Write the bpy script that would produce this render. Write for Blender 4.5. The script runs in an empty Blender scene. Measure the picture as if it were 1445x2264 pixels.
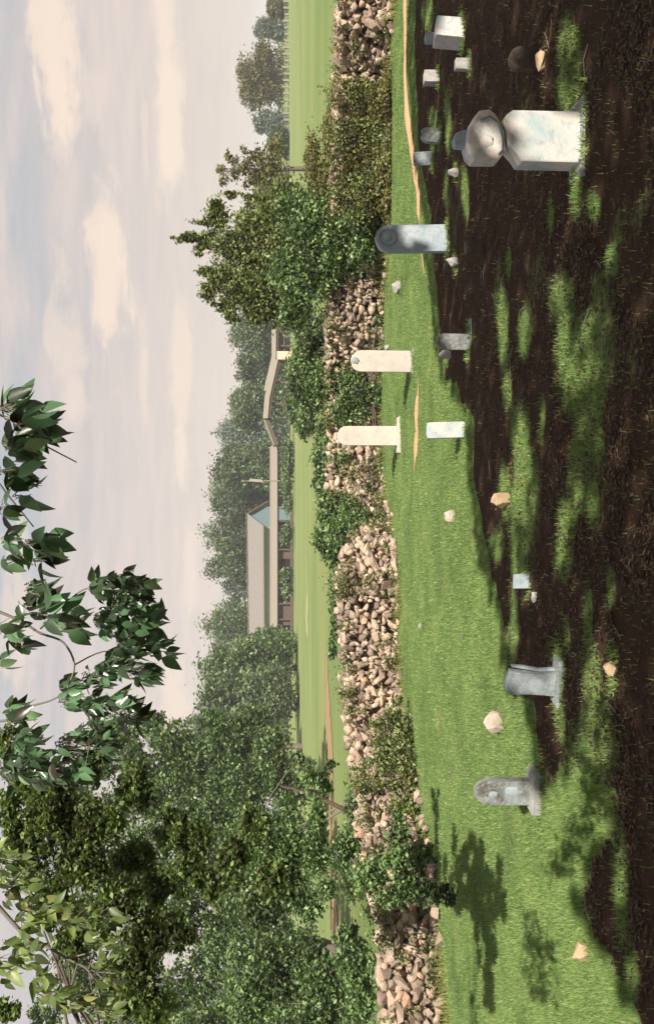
import bpy, bmesh, math, random
import numpy as np
from mathutils import Vector, Matrix

# ------------------------------------------------------------------ camera
# The photograph is a view lying on its side: the camera is rolled 90 degrees,
# the world itself stands upright (z up, the view goes along +Y).
F = 2428.0                       # focal length in photograph pixels
CAMZ = 2.2
PITCH = math.atan(112.5 / F)
sc = bpy.context.scene
HAZE = 0.00055
cam_d = bpy.data.cameras.new('camera')
cam = bpy.data.objects.new('camera', cam_d)
sc.collection.objects.link(cam)
sc.camera = cam
cam_d.sensor_fit = 'VERTICAL'
cam_d.sensor_height = 24.0
cam_d.sensor_width = 24.0
cam_d.lens = 24.0 * F / 2264.0
cam_d.clip_start = 0.05
cam_d.clip_end = 6000
fw = Vector((0, math.cos(PITCH), -math.sin(PITCH)))
dn = Vector((0, -math.sin(PITCH), -math.cos(PITCH)))
m3 = Matrix((dn, Vector((1, 0, 0)), -fw)).transposed()
cam.matrix_world = Matrix.Translation((0, 0, CAMZ)) @ m3.to_4x4()

# ------------------------------------------------------------------ light
SUN_EL = math.radians(37)
SUN_AZ = math.radians(180 - 24)              # compass angle from +Y towards +X (behind and to the right)
L = Vector((math.sin(SUN_AZ) * math.cos(SUN_EL), math.cos(SUN_AZ) * math.cos(SUN_EL), math.sin(SUN_EL)))
sun_d = bpy.data.lights.new('sun', 'SUN')
sun_d.energy = 4.6
sun_d.angle = math.radians(0.5)
sun_d.color = (1.0, 0.93, 0.80)
sun = bpy.data.objects.new('sun', sun_d)
sc.collection.objects.link(sun)
sun.rotation_euler = L.to_track_quat('Z', 'Y').to_euler()
sun.location = (0, 0, 30)

world = bpy.data.worlds.new('World')
sc.world = world
world.use_nodes = True
sc.view_settings.view_transform = 'Standard'
sc.view_settings.look = 'None'
sc.view_settings.exposure = 0.95
sc.view_settings.gamma = 1.0
sc.view_settings.use_curve_mapping = False


class NT:
    """small helper for node trees"""
    def __init__(s, tree):
        s.t = tree
        s.n = tree.nodes
        s.l = tree.links
        s.n.clear()

    def add(s, typ, **kw):
        nd = s.n.new(typ)
        for k, v in kw.items():
            setattr(nd, k, v)
        return nd

    def put(s, sock, v):
        if isinstance(v, bpy.types.NodeSocket):
            s.l.new(v, sock)
        elif v is not None:
            if hasattr(sock, 'default_value') and sock.type == 'RGBA' and not hasattr(v, '__len__'):
                v = (v, v, v, 1)
            if hasattr(v, '__len__') and sock.type == 'RGBA' and len(v) == 3:
                v = tuple(v) + (1,)
            sock.default_value = v

    def math(s, op, a, b=None, c=None, clamp=False):
        nd = s.add('ShaderNodeMath', operation=op, use_clamp=clamp)
        for i, v in enumerate((a, b, c)):
            if v is not None:
                s.put(nd.inputs[i], v)
        return nd.outputs[0]

    def mix(s, f, a, b, typ='MIX'):
        nd = s.add('ShaderNodeMix', data_type='RGBA', blend_type=typ)
        s.put(nd.inputs[0], f)
        s.put(nd.inputs[6], a)
        s.put(nd.inputs[7], b)
        return nd.outputs[2]

    def ramp(s, f, stops, interp='LINEAR'):
        nd = s.add('ShaderNodeValToRGB')
        cr = nd.color_ramp
        cr.interpolation = interp
        while len(cr.elements) < len(stops):
            cr.elements.new(0.5)
        for e, (p, c) in zip(cr.elements, stops):
            e.position = p
            e.color = (c, c, c, 1) if not hasattr(c, '__len__') else tuple(c) + (1,)
        s.put(nd.inputs[0], f)
        return nd.outputs[0]

    def noise(s, vec, scale, detail=4, rough=0.55, dist=0.0, out=0):
        nd = s.add('ShaderNodeTexNoise')
        if vec is not None:
            s.l.new(vec, nd.inputs['Vector'])
        nd.inputs['Scale'].default_value = scale
        nd.inputs['Detail'].default_value = detail
        nd.inputs['Roughness'].default_value = rough
        nd.inputs['Distortion'].default_value = dist
        return nd.outputs[out]


# sky: thin pinkish overcast over a Nishita sky, with cream cloud banks
w = NT(world.node_tree)
tc = w.add('ShaderNodeTexCoord').outputs['Generated']
sep = w.add('ShaderNodeSeparateXYZ')
w.l.new(tc, sep.inputs[0])
az = w.math('ARCTAN2', sep.outputs[0], sep.outputs[1])
el = w.math('ARCSINE', sep.outputs[2])
comb = w.add('ShaderNodeCombineXYZ')
w.l.new(w.math('MULTIPLY', az, 3.0), comb.inputs[0])
w.l.new(w.math('MULTIPLY', el, 22.0), comb.inputs[1])
n_streak = w.noise(comb.outputs[0], 1.1, 6, 0.6, 0.6)
n_fine = w.noise(comb.outputs[0], 5.0, 5, 0.6, 0.2)
comb2 = w.add('ShaderNodeCombineXYZ')
w.l.new(w.math('MULTIPLY', az, 16.0), comb2.inputs[0])
w.l.new(w.math('MULTIPLY', el, 40.0), comb2.inputs[1])
n_puff = w.noise(comb2.outputs[0], 1.1, 7, 0.62, 0.5)
sky = w.add('ShaderNodeTexSky', sky_type='NISHITA', sun_disc=False)
sky.sun_elevation = SUN_EL
sky.sun_rotation = SUN_AZ
grad = w.ramp(el, [(0.0, (0.78, 0.65, 0.55)), (0.10, (0.70, 0.585, 0.52)), (0.17, (0.60, 0.53, 0.50)), (0.235, (0.46, 0.485, 0.505)), (0.5, (0.38, 0.38, 0.39)), (1.0, (0.28, 0.30, 0.33))])
pink = w.mix(w.math('MULTIPLY', w.ramp(n_streak, [(0.40, 0.0), (0.60, 1.0)]), 0.85), grad, (0.76, 0.62, 0.55))
grey = w.mix(w.math('MULTIPLY', w.ramp(n_fine, [(0.40, 0.0), (0.7, 1.0)]), 0.35), pink, (0.50, 0.475, 0.48))


def cloud(a0, e0, ra, re):
    da = w.math('DIVIDE', w.math('SUBTRACT', az, a0), ra)
    de = w.math('DIVIDE', w.math('SUBTRACT', el, e0), re)
    d = w.math('SQRT', w.math('ADD', w.math('MULTIPLY', da, da), w.math('MULTIPLY', de, de)))
    d = w.math('ADD', d, w.math('MULTIPLY', w.math('SUBTRACT', n_puff, 0.5), 2.6))
    return w.ramp(d, [(0.35, 1.0), (1.15, 0.0)], 'EASE')


def skydir(px, py):
    v = (fw * F + dn * (px - 722.5) + Vector((1, 0, 0)) * (1132 - py)).normalized()
    return math.atan2(v.x, v.y), math.asin(v.z)


tot = None
for px, py, rx, ry, s in [(115, 40, 60, 300, .8), (130, 200, 50, 150, .85), (362, 10, 26, 260, .65), (372, 250, 34, 230, .75), (240, 600, 60, 220, .75), (150, 760, 50, 180, .45), (400, 860, 26, 260, .5),
                          (318, 830, 14, 130, .35), (405, 780, 20, 130, .5), (400, 980, 16, 130, .6), (110, 740, 20, 90, .4), (320, 300, 12, 120, .3),
                          (380, 1600, 40, 200, .5), (205, 190, 30, 120, .25), (40, 1340, 60, 240, .5), (420, 1290, 24, 160, .4)]:
    a0, e0 = skydir(px, py)
    c = w.math('MULTIPLY', cloud(a0, e0, ry / F, rx / F), s)
    tot = c if tot is None else w.math('MAXIMUM', tot, c)
cl = w.mix(w.math('MINIMUM', tot, 1.0), grey, (0.98, 0.77, 0.60))
skm = w.mix(0.93, w.mix(1.0, sky.outputs[0], (0.10, 0.10, 0.10), 'MULTIPLY'), w.mix(1.0, cl, (0.55, 0.55, 0.55), 'MULTIPLY'))
boost = w.mix(1.0, skm, (10.0, 10.0, 10.0), 'MULTIPLY')
bg = w.add('ShaderNodeBackground')
bg.inputs['Strength'].default_value = 0.1
w.l.new(boost, bg.inputs['Color'])
wo = w.add('ShaderNodeOutputWorld')
w.l.new(bg.outputs[0], wo.inputs[0])

sc.cycles.max_bounces = 6
sc.cycles.transparent_max_bounces = 4

# ------------------------------------------------------------------ helpers
rng = np.random.default_rng(7)
random.seed(7)
C = sc.collection
X = Vector((1, 0, 0))


def ray(px, py):
    return fw * F + dn * (px - 722.5) + X * (1132 - py)


def G(px, py, z=0.0):
    """point on the level z seen at photograph pixel (px, py)"""
    r = ray(px, py)
    t = (z - CAMZ) / r.z
    return Vector((0, 0, CAMZ)) + r * t


def A(px, py, y):
    r = ray(px, py)
    return Vector((0, 0, CAMZ)) + r * (y / r.y)


def topix(p):
    v = Vector(p) - Vector((0, 0, CAMZ))
    k = F / v.dot(fw)
    return 722.5 + v.dot(dn) * k, 1132 - v.x * k


def tag(o, label=None, cat=None, group=None, kind=None):
    if label:
        o['label'] = label
    if cat:
        o['category'] = cat
    if group:
        o['group'] = group
    if kind:
        o['kind'] = kind
    return o


def empty(name, loc, label=None, cat=None, group=None, rz=0.0):
    o = bpy.data.objects.new(name, None)
    o.empty_display_size = 0.2
    C.objects.link(o)
    o.location = loc
    o.rotation_euler = (0, 0, rz)
    return tag(o, label, cat, group)


def link(name, me, mat=None, parent=None, loc=None, smooth=False):
    o = bpy.data.objects.new(name, me)
    C.objects.link(o)
    if mat is not None and not me.materials:
        me.materials.append(mat)
    if parent is not None:
        o.parent = parent
    if loc is not None:
        o.location = loc
    if smooth:
        me.polygons.foreach_set('use_smooth', [True] * len(me.polygons))
    return o


def mesh_np(name, v, f):
    """v (n,3) float, f (m,k) int"""
    me = bpy.data.meshes.new(name)
    v = np.asarray(v, dtype=np.float32)
    f = np.asarray(f, dtype=np.int32)
    m, k = f.shape
    me.vertices.add(len(v))
    me.vertices.foreach_set('co', v.ravel())
    me.loops.add(m * k)
    me.loops.foreach_set('vertex_index', f.ravel())
    me.polygons.add(m)
    me.polygons.foreach_set('loop_start', np.arange(0, m * k, k, dtype=np.int32))
    me.polygons.foreach_set('loop_total', np.full(m, k, dtype=np.int32))
    me.update(calc_edges=True)
    return me


def bm_mesh(bm, name='m'):
    me = bpy.data.meshes.new(name)
    bmesh.ops.recalc_face_normals(bm, faces=bm.faces)
    bm.to_mesh(me)
    bm.free()
    return me


def vnoise(x, y, s=1.0, seed=0):
    """cheap smooth value noise, 0..1"""
    x, y = np.asarray(x, float), np.asarray(y, float)
    x, y = (x * .80 + y * .60) / s, (y * .80 - x * .60) / s
    xi = np.floor(x).astype(int)
    yi = np.floor(y).astype(int)
    fx = x - xi
    fy = y - yi
    fx = fx * fx * (3 - 2 * fx)
    fy = fy * fy * (3 - 2 * fy)

    def h(a, b):
        n = (a * 374761393 + b * 668265263 + seed * 1274126177) & 0x7fffffff
        n = ((n ^ (n >> 13)) * 1274126177) & 0x7fffffff
        return ((n ^ (n >> 16)) & 0xffff) / 65535.0
    return (h(xi, yi) * (1 - fx) + h(xi + 1, yi) * fx) * (1 - fy) + (h(xi, yi + 1) * (1 - fx) + h(xi + 1, yi + 1) * fx) * fy


# ------------------------------------------------------------------ materials
def out_mat(t, sh):
    o = t.add('ShaderNodeOutputMaterial')
    t.l.new(sh, o.inputs[0])


def new_mat(name):
    m = bpy.data.materials.new(name)
    m.use_nodes = True
    return m, NT(m.node_tree)


def leaf_mat(name, dark, mid, light, dry=None, transl=0.25, rough=0.45, spec=0.5, clump=1.6):
    m, t = new_mat(name)
    geo = t.add('ShaderNodeNewGeometry')
    oi = t.add('ShaderNodeObjectInfo')
    rnd = t.math('FRACT', t.math('ADD', geo.outputs['Random Per Island'], oi.outputs['Random']))
    stops = [(0.0, dark), (0.5, mid), (0.88, light)]
    if dry:
        stops.append((1.0, dry))
    col = t.ramp(rnd, stops)
    pos = geo.outputs['Position']
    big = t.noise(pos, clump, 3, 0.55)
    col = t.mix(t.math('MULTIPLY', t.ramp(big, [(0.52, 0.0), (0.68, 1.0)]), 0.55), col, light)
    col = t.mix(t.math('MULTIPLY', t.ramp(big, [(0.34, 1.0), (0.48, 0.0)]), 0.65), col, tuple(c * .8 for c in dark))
    p = t.add('ShaderNodeBsdfPrincipled')
    t.put(p.inputs['Base Color'], col)
    p.inputs['Roughness'].default_value = rough
    p.inputs['Specular IOR Level'].default_value = spec
    tr = t.add('ShaderNodeBsdfTranslucent')
    t.put(tr.inputs['Color'], t.mix(1.0, col, (1.2, 1.35, 0.55), 'MULTIPLY'))
    mx = t.add('ShaderNodeMixShader')
    mx.inputs[0].default_value = transl
    t.l.new(p.outputs[0], mx.inputs[1])
    t.l.new(tr.outputs[0], mx.inputs[2])
    out_mat(t, mx.outputs[0])
    return m


def stone_mat(name, base, second, stain, scale=3.0, amount=0.5, rough=0.85, bump=0.4, island=False):
    m, t = new_mat(name)
    tcn = t.add('ShaderNodeTexCoord').outputs['Object']
    geo = t.add('ShaderNodeNewGeometry')
    oi = t.add('ShaderNodeObjectInfo')
    vec = tcn
    if not island:
        va = t.add('ShaderNodeVectorMath', operation='ADD')
        t.l.new(tcn, va.inputs[0])
        cb = t.add('ShaderNodeCombineXYZ')
        t.l.new(t.math('MULTIPLY', oi.outputs['Random'], 37.0), cb.inputs[0])
        t.l.new(t.math('MULTIPLY', oi.outputs['Random'], 11.0), cb.inputs[2])
        t.l.new(cb.outputs[0], va.inputs[1])
        vec = va.outputs[0]
    n1 = t.noise(vec, scale, 5, 0.6, 0.4)
    n2 = t.noise(vec, scale * 5, 4, 0.6)
    n3 = t.noise(vec, scale * 40, 3, 0.6)
    col = t.mix(t.ramp(n1, [(0.5 - amount * 0.3, 0.0), (0.62, 1.0)]), base, second)
    col = t.mix(t.math('MULTIPLY', t.ramp(n2, [(0.52, 0.0), (0.72, 1.0)]), 0.6), col, stain)
    col = t.mix(0.35, col, t.mix(n3, (0.25, 0.25, 0.25), (1.3, 1.3, 1.3)), 'MULTIPLY')
    if island:
        r = t.math('FRACT', t.math('ADD', geo.outputs['Random Per Island'], oi.outputs['Random']))
        col = t.mix(0.8, col, t.ramp(r, [(0.0, (0.28, 0.22, 0.20)), (0.3, (0.62, 0.52, 0.46)), (0.7, (1.05, 0.95, 0.82)), (0.9, (1.25, 1.1, 0.95)), (1.0, (1.2, 0.8, 0.6))]), 'MULTIPLY')
    p = t.add('ShaderNodeBsdfPrincipled')
    t.put(p.inputs['Base Color'], col)
    p.inputs['Roughness'].default_value = rough
    p.inputs['Specular IOR Level'].default_value = 0.25
    b = t.add('ShaderNodeBump')
    b.inputs['Strength'].default_value = bump
    b.inputs['Distance'].default_value = 0.01
    t.l.new(t.math('ADD', n2, n3), b.inputs['Height'])
    t.l.new(b.outputs[0], p.inputs['Normal'])
    out_mat(t, p.outputs[0])
    return m


def plain_mat(name, c1, c2, scale=4.0, rough=0.8, bump=0.2):
    m, t = new_mat(name)
    tcn = t.add('ShaderNodeTexCoord').outputs['Object']
    n1 = t.noise(tcn, scale, 5, 0.6)
    n2 = t.noise(tcn, scale * 9, 3, 0.6)
    col = t.mix(t.math('MULTIPLY', t.math('ADD', n1, n2), 0.5), c1, c2)
    p = t.add('ShaderNodeBsdfPrincipled')
    t.put(p.inputs['Base Color'], col)
    p.inputs['Roughness'].default_value = rough
    b = t.add('ShaderNodeBump')
    b.inputs['Strength'].default_value = bump
    t.l.new(n2, b.inputs['Height'])
    t.l.new(b.outputs[0], p.inputs['Normal'])
    out_mat(t, p.outputs[0])
    return m


M = {}
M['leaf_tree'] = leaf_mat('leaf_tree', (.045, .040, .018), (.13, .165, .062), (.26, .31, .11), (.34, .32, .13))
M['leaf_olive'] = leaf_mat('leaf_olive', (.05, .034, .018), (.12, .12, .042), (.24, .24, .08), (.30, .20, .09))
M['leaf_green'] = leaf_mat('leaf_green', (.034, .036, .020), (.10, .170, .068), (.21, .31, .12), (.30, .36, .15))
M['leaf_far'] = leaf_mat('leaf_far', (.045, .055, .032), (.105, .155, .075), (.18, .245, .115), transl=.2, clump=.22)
M['leaf_pale'] = leaf_mat('leaf_pale', (.10, .13, .11), (.15, .20, .17), (.22, .27, .22), transl=.2, clump=.22)  # pale bluish tone puts distance haze into the leaf colour
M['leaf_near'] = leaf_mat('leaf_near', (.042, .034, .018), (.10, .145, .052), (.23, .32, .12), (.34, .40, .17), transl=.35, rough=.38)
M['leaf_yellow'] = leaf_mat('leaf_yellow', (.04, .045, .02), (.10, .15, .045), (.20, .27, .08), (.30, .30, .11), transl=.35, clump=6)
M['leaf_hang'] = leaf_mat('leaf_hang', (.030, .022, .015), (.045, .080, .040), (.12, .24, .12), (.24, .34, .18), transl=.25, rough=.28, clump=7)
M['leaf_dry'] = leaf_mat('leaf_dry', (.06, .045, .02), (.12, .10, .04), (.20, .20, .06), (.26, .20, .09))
M['grass_blade'] = leaf_mat('grass_blade', (.100, .160, .050), (.155, .24, .076), (.23, .315, .11), (.36, .36, .17), clump=.8, transl=.25, rough=.6, spec=.2)
M['grass_dry'] = leaf_mat('grass_dry', (.10, .11, .035), (.17, .19, .055), (.28, .27, .10), (.36, .28, .13), transl=.2, rough=.6, spec=.2)
M['bark'] = plain_mat('bark', (.06, .045, .035), (.16, .125, .10), 9, .9, .6)
M['twig'] = plain_mat('twig', (.09, .08, .065), (.20, .18, .15), 20, .7, .3)
M['marble_white'] = stone_mat('marble_white', (.54, .47, .415), (.45, .41, .37), (.34, .32, .30), 2.0, .3)
M['marble_blue'] = stone_mat('marble_blue', (.42, .44, .46), (.27, .34, .38), (.16, .20, .22), 4, .7)
M['marble_mixed'] = stone_mat('marble_mixed', (.66, .57, .51), (.36, .44, .46), (.24, .28, .29), 3.0, .55)
M['slate'] = stone_mat('slate', (.38, .43, .46), (.18, .21, .22), (.46, .46, .43), 7.0, .7, bump=.8)
M['lichen_slate'] = stone_mat('lichen_slate', (.40, .45, .48), (.13, .125, .105), (.54, .52, .48), 7.0, .8, bump=.9)
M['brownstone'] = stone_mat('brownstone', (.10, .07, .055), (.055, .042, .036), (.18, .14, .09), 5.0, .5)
M['plinth'] = stone_mat('plinth', (.34, .33, .32), (.20, .23, .24), (.48, .43, .36), 6.0, .5)
M['rock_pale'] = stone_mat('rock_pale', (.50, .41, .34), (.36, .29, .24), (.22, .19, .16), 7.0, .5)
M['rock_tan'] = stone_mat('rock_tan', (.48, .35, .22), (.32, .23, .15), (.55, .42, .25), 7.0, .5)
M['rock_white'] = stone_mat('rock_white', (.46, .43, .40), (.32, .31, .30), (.18, .18, .16), 9.0, .5)
M['wall_stone'] = stone_mat('wall_stone', (.80, .69, .60), (.50, .41, .36), (.08, .065, .055), 14.0, .7, bump=1.0, island=True)
M['roof_grey'] = plain_mat('roof_grey', (.17, .155, .145), (.25, .23, .215), 2, .7)
M['roof_cream'] = plain_mat('roof_cream', (.30, .255, .215), (.21, .18, .16), 3, .7)
M['board_blue'] = plain_mat('board_blue', (.09, .145, .17), (.14, .20, .225), 2, .7)
M['board_cream'] = plain_mat('board_cream', (.26, .27, .22), (.33, .32, .27), 2, .7)
M['dark_wood'] = plain_mat('dark_wood', (.055, .035, .028), (.10, .065, .05), 3, .8)
M['fence_pale'] = plain_mat('fence_pale', (.22, .22, .15), (.15, .16, .10), 3, .8)
M['brick_pink'] = plain_mat('brick_pink', (.50, .33, .26), (.62, .44, .34), 3, .8)
M['soil_orange'] = plain_mat('soil_orange', (.62, .36, .20), (.50, .29, .16), 5, .95, .6)
M['soil_red'] = plain_mat('soil_red', (.34, .20, .10), (.24, .18, .075), 1.2, .95, .3)
M['path_pale'] = plain_mat('path_pale', (.32, .31, .15), (.27, .27, .12), 1.2, .95, .2)

# ground: mown grass, with shade painted in dark brown where the 'shade_tint' attribute says so
mg, t = new_mat('ground_grass')
geo = t.add('ShaderNodeNewGeometry')
pos = geo.outputs['Position']
at = t.add('ShaderNodeAttribute', attribute_name='shade_tint')
sp = t.add('ShaderNodeSeparateXYZ')
t.l.new(pos, sp.inputs[0])
map_ = t.add('ShaderNodeMapping')
map_.inputs['Scale'].default_value = (1.0, 2.2, 1.0)
t.l.new(pos, map_.inputs[0])
na = t.noise(map_.outputs[0], 0.06, 3, 0.5, 0.3)
nb = t.noise(pos, 1.3, 5, 0.65)
nc = t.noise(pos, 14.0, 4, 0.7)
nd_ = t.noise(pos, 70.0, 3, 0.7)
g1 = t.ramp(nb, [(0.30, (.090, .150, .048)), (0.52, (.14, .215, .066)), (0.72, (.24, .27, .10))])
far_f = t.math('MULTIPLY', t.math('SUBTRACT', sp.outputs[1], 24.0), 0.08, clamp=True)
g2 = t.ramp(na, [(0.3, (.165, .23, .085)), (0.5, (.20, .26, .095)), (0.72, (.27, .27, .115))])
gcol = t.mix(far_f, g1, g2)
gcol = t.mix(0.75, gcol, t.ramp(nc, [(0.3, (.62, .62, .62)), (0.5, (1, 1, 1)), (0.72, (1.4, 1.35, 1.2))]), 'MULTIPLY')
gcol = t.mix(0.5, gcol, t.ramp(nd_, [(0.3, (.6, .6, .6)), (0.7, (1.4, 1.4, 1.4))]), 'MULTIPLY')
lcol = t.ramp(t.noise(pos, 9.0, 5, 0.75), [(0.3, (.030, .015, .009)), (0.5, (.045, .023, .014)), (0.72, (.068, .038, .022))])  # dark brown standing in for shade, mixed into the grass colour
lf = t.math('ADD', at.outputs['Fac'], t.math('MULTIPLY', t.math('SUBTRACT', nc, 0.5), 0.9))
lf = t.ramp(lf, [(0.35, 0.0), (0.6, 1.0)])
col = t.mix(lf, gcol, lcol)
p = t.add('ShaderNodeBsdfPrincipled')
t.put(p.inputs['Base Color'], col)
p.inputs['Roughness'].default_value = 0.95
p.inputs['Specular IOR Level'].default_value = 0.1
b = t.add('ShaderNodeBump')
b.inputs['Strength'].default_value = 0.9
b.inputs['Distance'].default_value = 0.03
t.l.new(t.math('ADD', nc, nd_), b.inputs['Height'])
t.l.new(b.outputs[0], p.inputs['Normal'])
out_mat(t, p.outputs[0])
M['ground'] = mg

# ------------------------------------------------------------------ shade outline and sun flecks, shaping the unseen crowns and the ground tint
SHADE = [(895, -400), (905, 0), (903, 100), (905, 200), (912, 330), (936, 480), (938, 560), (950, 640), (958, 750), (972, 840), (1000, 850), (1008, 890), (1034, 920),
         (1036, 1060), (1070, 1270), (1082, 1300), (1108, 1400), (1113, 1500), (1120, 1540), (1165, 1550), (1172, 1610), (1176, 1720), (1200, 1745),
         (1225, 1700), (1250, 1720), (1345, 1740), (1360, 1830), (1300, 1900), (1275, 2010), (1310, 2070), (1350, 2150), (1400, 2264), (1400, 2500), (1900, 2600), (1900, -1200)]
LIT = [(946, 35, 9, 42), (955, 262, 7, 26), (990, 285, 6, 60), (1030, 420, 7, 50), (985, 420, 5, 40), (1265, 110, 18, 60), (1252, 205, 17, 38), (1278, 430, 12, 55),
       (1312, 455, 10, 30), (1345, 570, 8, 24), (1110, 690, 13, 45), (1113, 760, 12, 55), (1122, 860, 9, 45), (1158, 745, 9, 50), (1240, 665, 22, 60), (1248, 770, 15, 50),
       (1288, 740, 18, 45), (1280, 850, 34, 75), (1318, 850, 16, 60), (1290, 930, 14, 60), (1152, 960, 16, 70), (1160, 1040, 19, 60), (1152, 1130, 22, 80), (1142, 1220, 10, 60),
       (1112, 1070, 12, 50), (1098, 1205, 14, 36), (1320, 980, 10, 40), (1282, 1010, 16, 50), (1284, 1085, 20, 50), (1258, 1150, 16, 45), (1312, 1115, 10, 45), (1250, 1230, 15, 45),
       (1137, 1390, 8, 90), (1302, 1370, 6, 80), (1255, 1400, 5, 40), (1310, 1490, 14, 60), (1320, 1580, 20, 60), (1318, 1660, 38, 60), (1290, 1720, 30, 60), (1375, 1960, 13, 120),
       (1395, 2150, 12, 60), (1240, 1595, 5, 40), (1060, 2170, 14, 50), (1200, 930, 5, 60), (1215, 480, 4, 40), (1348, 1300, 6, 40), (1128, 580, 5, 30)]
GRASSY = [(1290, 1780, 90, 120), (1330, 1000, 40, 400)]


def in_poly(x, y, poly):
    x = np.asarray(x, float)
    y = np.asarray(y, float)
    c = np.zeros(x.shape, bool)
    n = len(poly)
    j = n - 1
    for i in range(n):
        xi, yi = poly[i]
        xj, yj = poly[j]
        with np.errstate(divide='ignore', invalid='ignore'):
            c ^= ((yi > y) != (yj > y)) & (x < (xj - xi) * (y - yi) / (yj - yi + 1e-12) + xi)
        j = i
    return c


def ground_pix(gx, gy):
    """photograph pixel of ground points (arrays); points nearer than 3 m count as below the frame"""
    vy = gy * math.cos(PITCH) + CAMZ * math.sin(PITCH)
    vd = -gy * math.sin(PITCH) + CAMZ * math.cos(PITCH)
    ok = vy > 2.5
    k = F / np.where(ok, vy, 2.5)
    return 722.5 + vd * k, 1132 - gx * k, ok


def shade_at(gx, gy):
    px, py, ok = ground_pix(gx, gy)
    w1 = (vnoise(gx, gy, .35, 3) - .5) * 1.0 + (vnoise(gx, gy, .9, 4) - .5) * 1.2
    sx = px + w1 * (px - 600) * 0.018
    sy = py + w1 * 16
    s = in_poly(sx, sy, SHADE)
    lit = np.zeros(gx.shape)
    for cx, cy, rx, ry in LIT:
        d = ((px - cx) / rx) ** 2 + ((py - cy) / ry) ** 2
        lit = np.maximum(lit, np.exp(-d * 0.8))
    n = vnoise(gx, gy, .28, 9) * .6 + vnoise(gx, gy, .6, 10) * .4
    n2 = vnoise(gx, gy, .14, 13)
    s = s & ~((lit > .56 + (n - .5) * 1.3 + (n2 - .5) * .8) & ok)
    n3 = vnoise(gx * .5, gy, .11, 14) * .6 + vnoise(gx, gy, .9, 15) * .4
    s = s & ~((n3 > .84 - .16 * np.clip(lit * 3, 0, 1)) & ok & (px < 1400))
    s = np.where(px > 1500, vnoise(gx, gy, .8, 12) < .82, s)
    return s


# ------------------------------------------------------------------ ground
def stretch(a, b, n, far, m):
    mid = np.linspace(a, b, n)
    st = (b - a) / (n - 1)
    r = (far / st) ** (1 / m)
    ext = st * np.power(r, np.arange(1, m + 1))
    return np.concatenate([a - ext[::-1], mid, b + ext])


gx = stretch(-9.5, 12.5, 260, 2500, 26)
gy = stretch(4.5, 24.5, 240, 2500, 26)
XX, YY = np.meshgrid(gx, gy)
bump = (vnoise(XX, YY, 1.1, 21) - .5) * .05 + (vnoise(XX, YY, .4, 22) - .5) * .022
near = (XX > -9.5) & (XX < 12.5) & (YY > 4.5) & (YY < 24.5)
ZZ = np.where(near, bump, 0)
V_ = np.stack([XX.ravel(), YY.ravel(), ZZ.ravel()], 1)
nx_, ny_ = len(gx), len(gy)
ii = np.arange(nx_ - 1)[None, :] + np.arange(ny_ - 1)[:, None] * nx_
ii = ii.ravel()
Fc = np.stack([ii, ii + 1, ii + 1 + nx_, ii + nx_], 1)
me = mesh_np('ground', V_, Fc)
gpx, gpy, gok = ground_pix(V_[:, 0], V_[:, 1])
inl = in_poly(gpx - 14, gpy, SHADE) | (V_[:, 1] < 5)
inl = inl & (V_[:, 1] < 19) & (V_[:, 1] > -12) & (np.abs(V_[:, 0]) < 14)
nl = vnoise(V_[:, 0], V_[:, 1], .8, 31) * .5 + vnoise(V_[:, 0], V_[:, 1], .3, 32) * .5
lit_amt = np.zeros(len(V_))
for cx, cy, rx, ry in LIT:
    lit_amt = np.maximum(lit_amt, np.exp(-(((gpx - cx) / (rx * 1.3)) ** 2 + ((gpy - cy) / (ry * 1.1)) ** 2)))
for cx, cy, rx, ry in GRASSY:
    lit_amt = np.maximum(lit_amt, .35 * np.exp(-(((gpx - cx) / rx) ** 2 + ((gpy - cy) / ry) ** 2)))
SHADE_TINT = np.clip(np.where(inl, .90 - np.clip(nl - .45, 0, 1) * .9 - lit_amt * .9, 0.0), 0, 1)  # painted shade inside the outline, thinned round the sun flecks
a_ = me.attributes.new('shade_tint', 'FLOAT', 'POINT')
a_.data.foreach_set('value', SHADE_TINT.astype(np.float32))
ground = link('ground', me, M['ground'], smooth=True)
tag(ground, kind='structure')


def gz(x, y):
    x = np.asarray(x, float)
    y = np.asarray(y, float)
    z = (vnoise(x, y, 1.1, 21) - .5) * .05 + (vnoise(x, y, .4, 22) - .5) * .022
    return np.where((x > -9.5) & (x < 12.5) & (y > 4.5) & (y < 24.5), z, 0)


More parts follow.
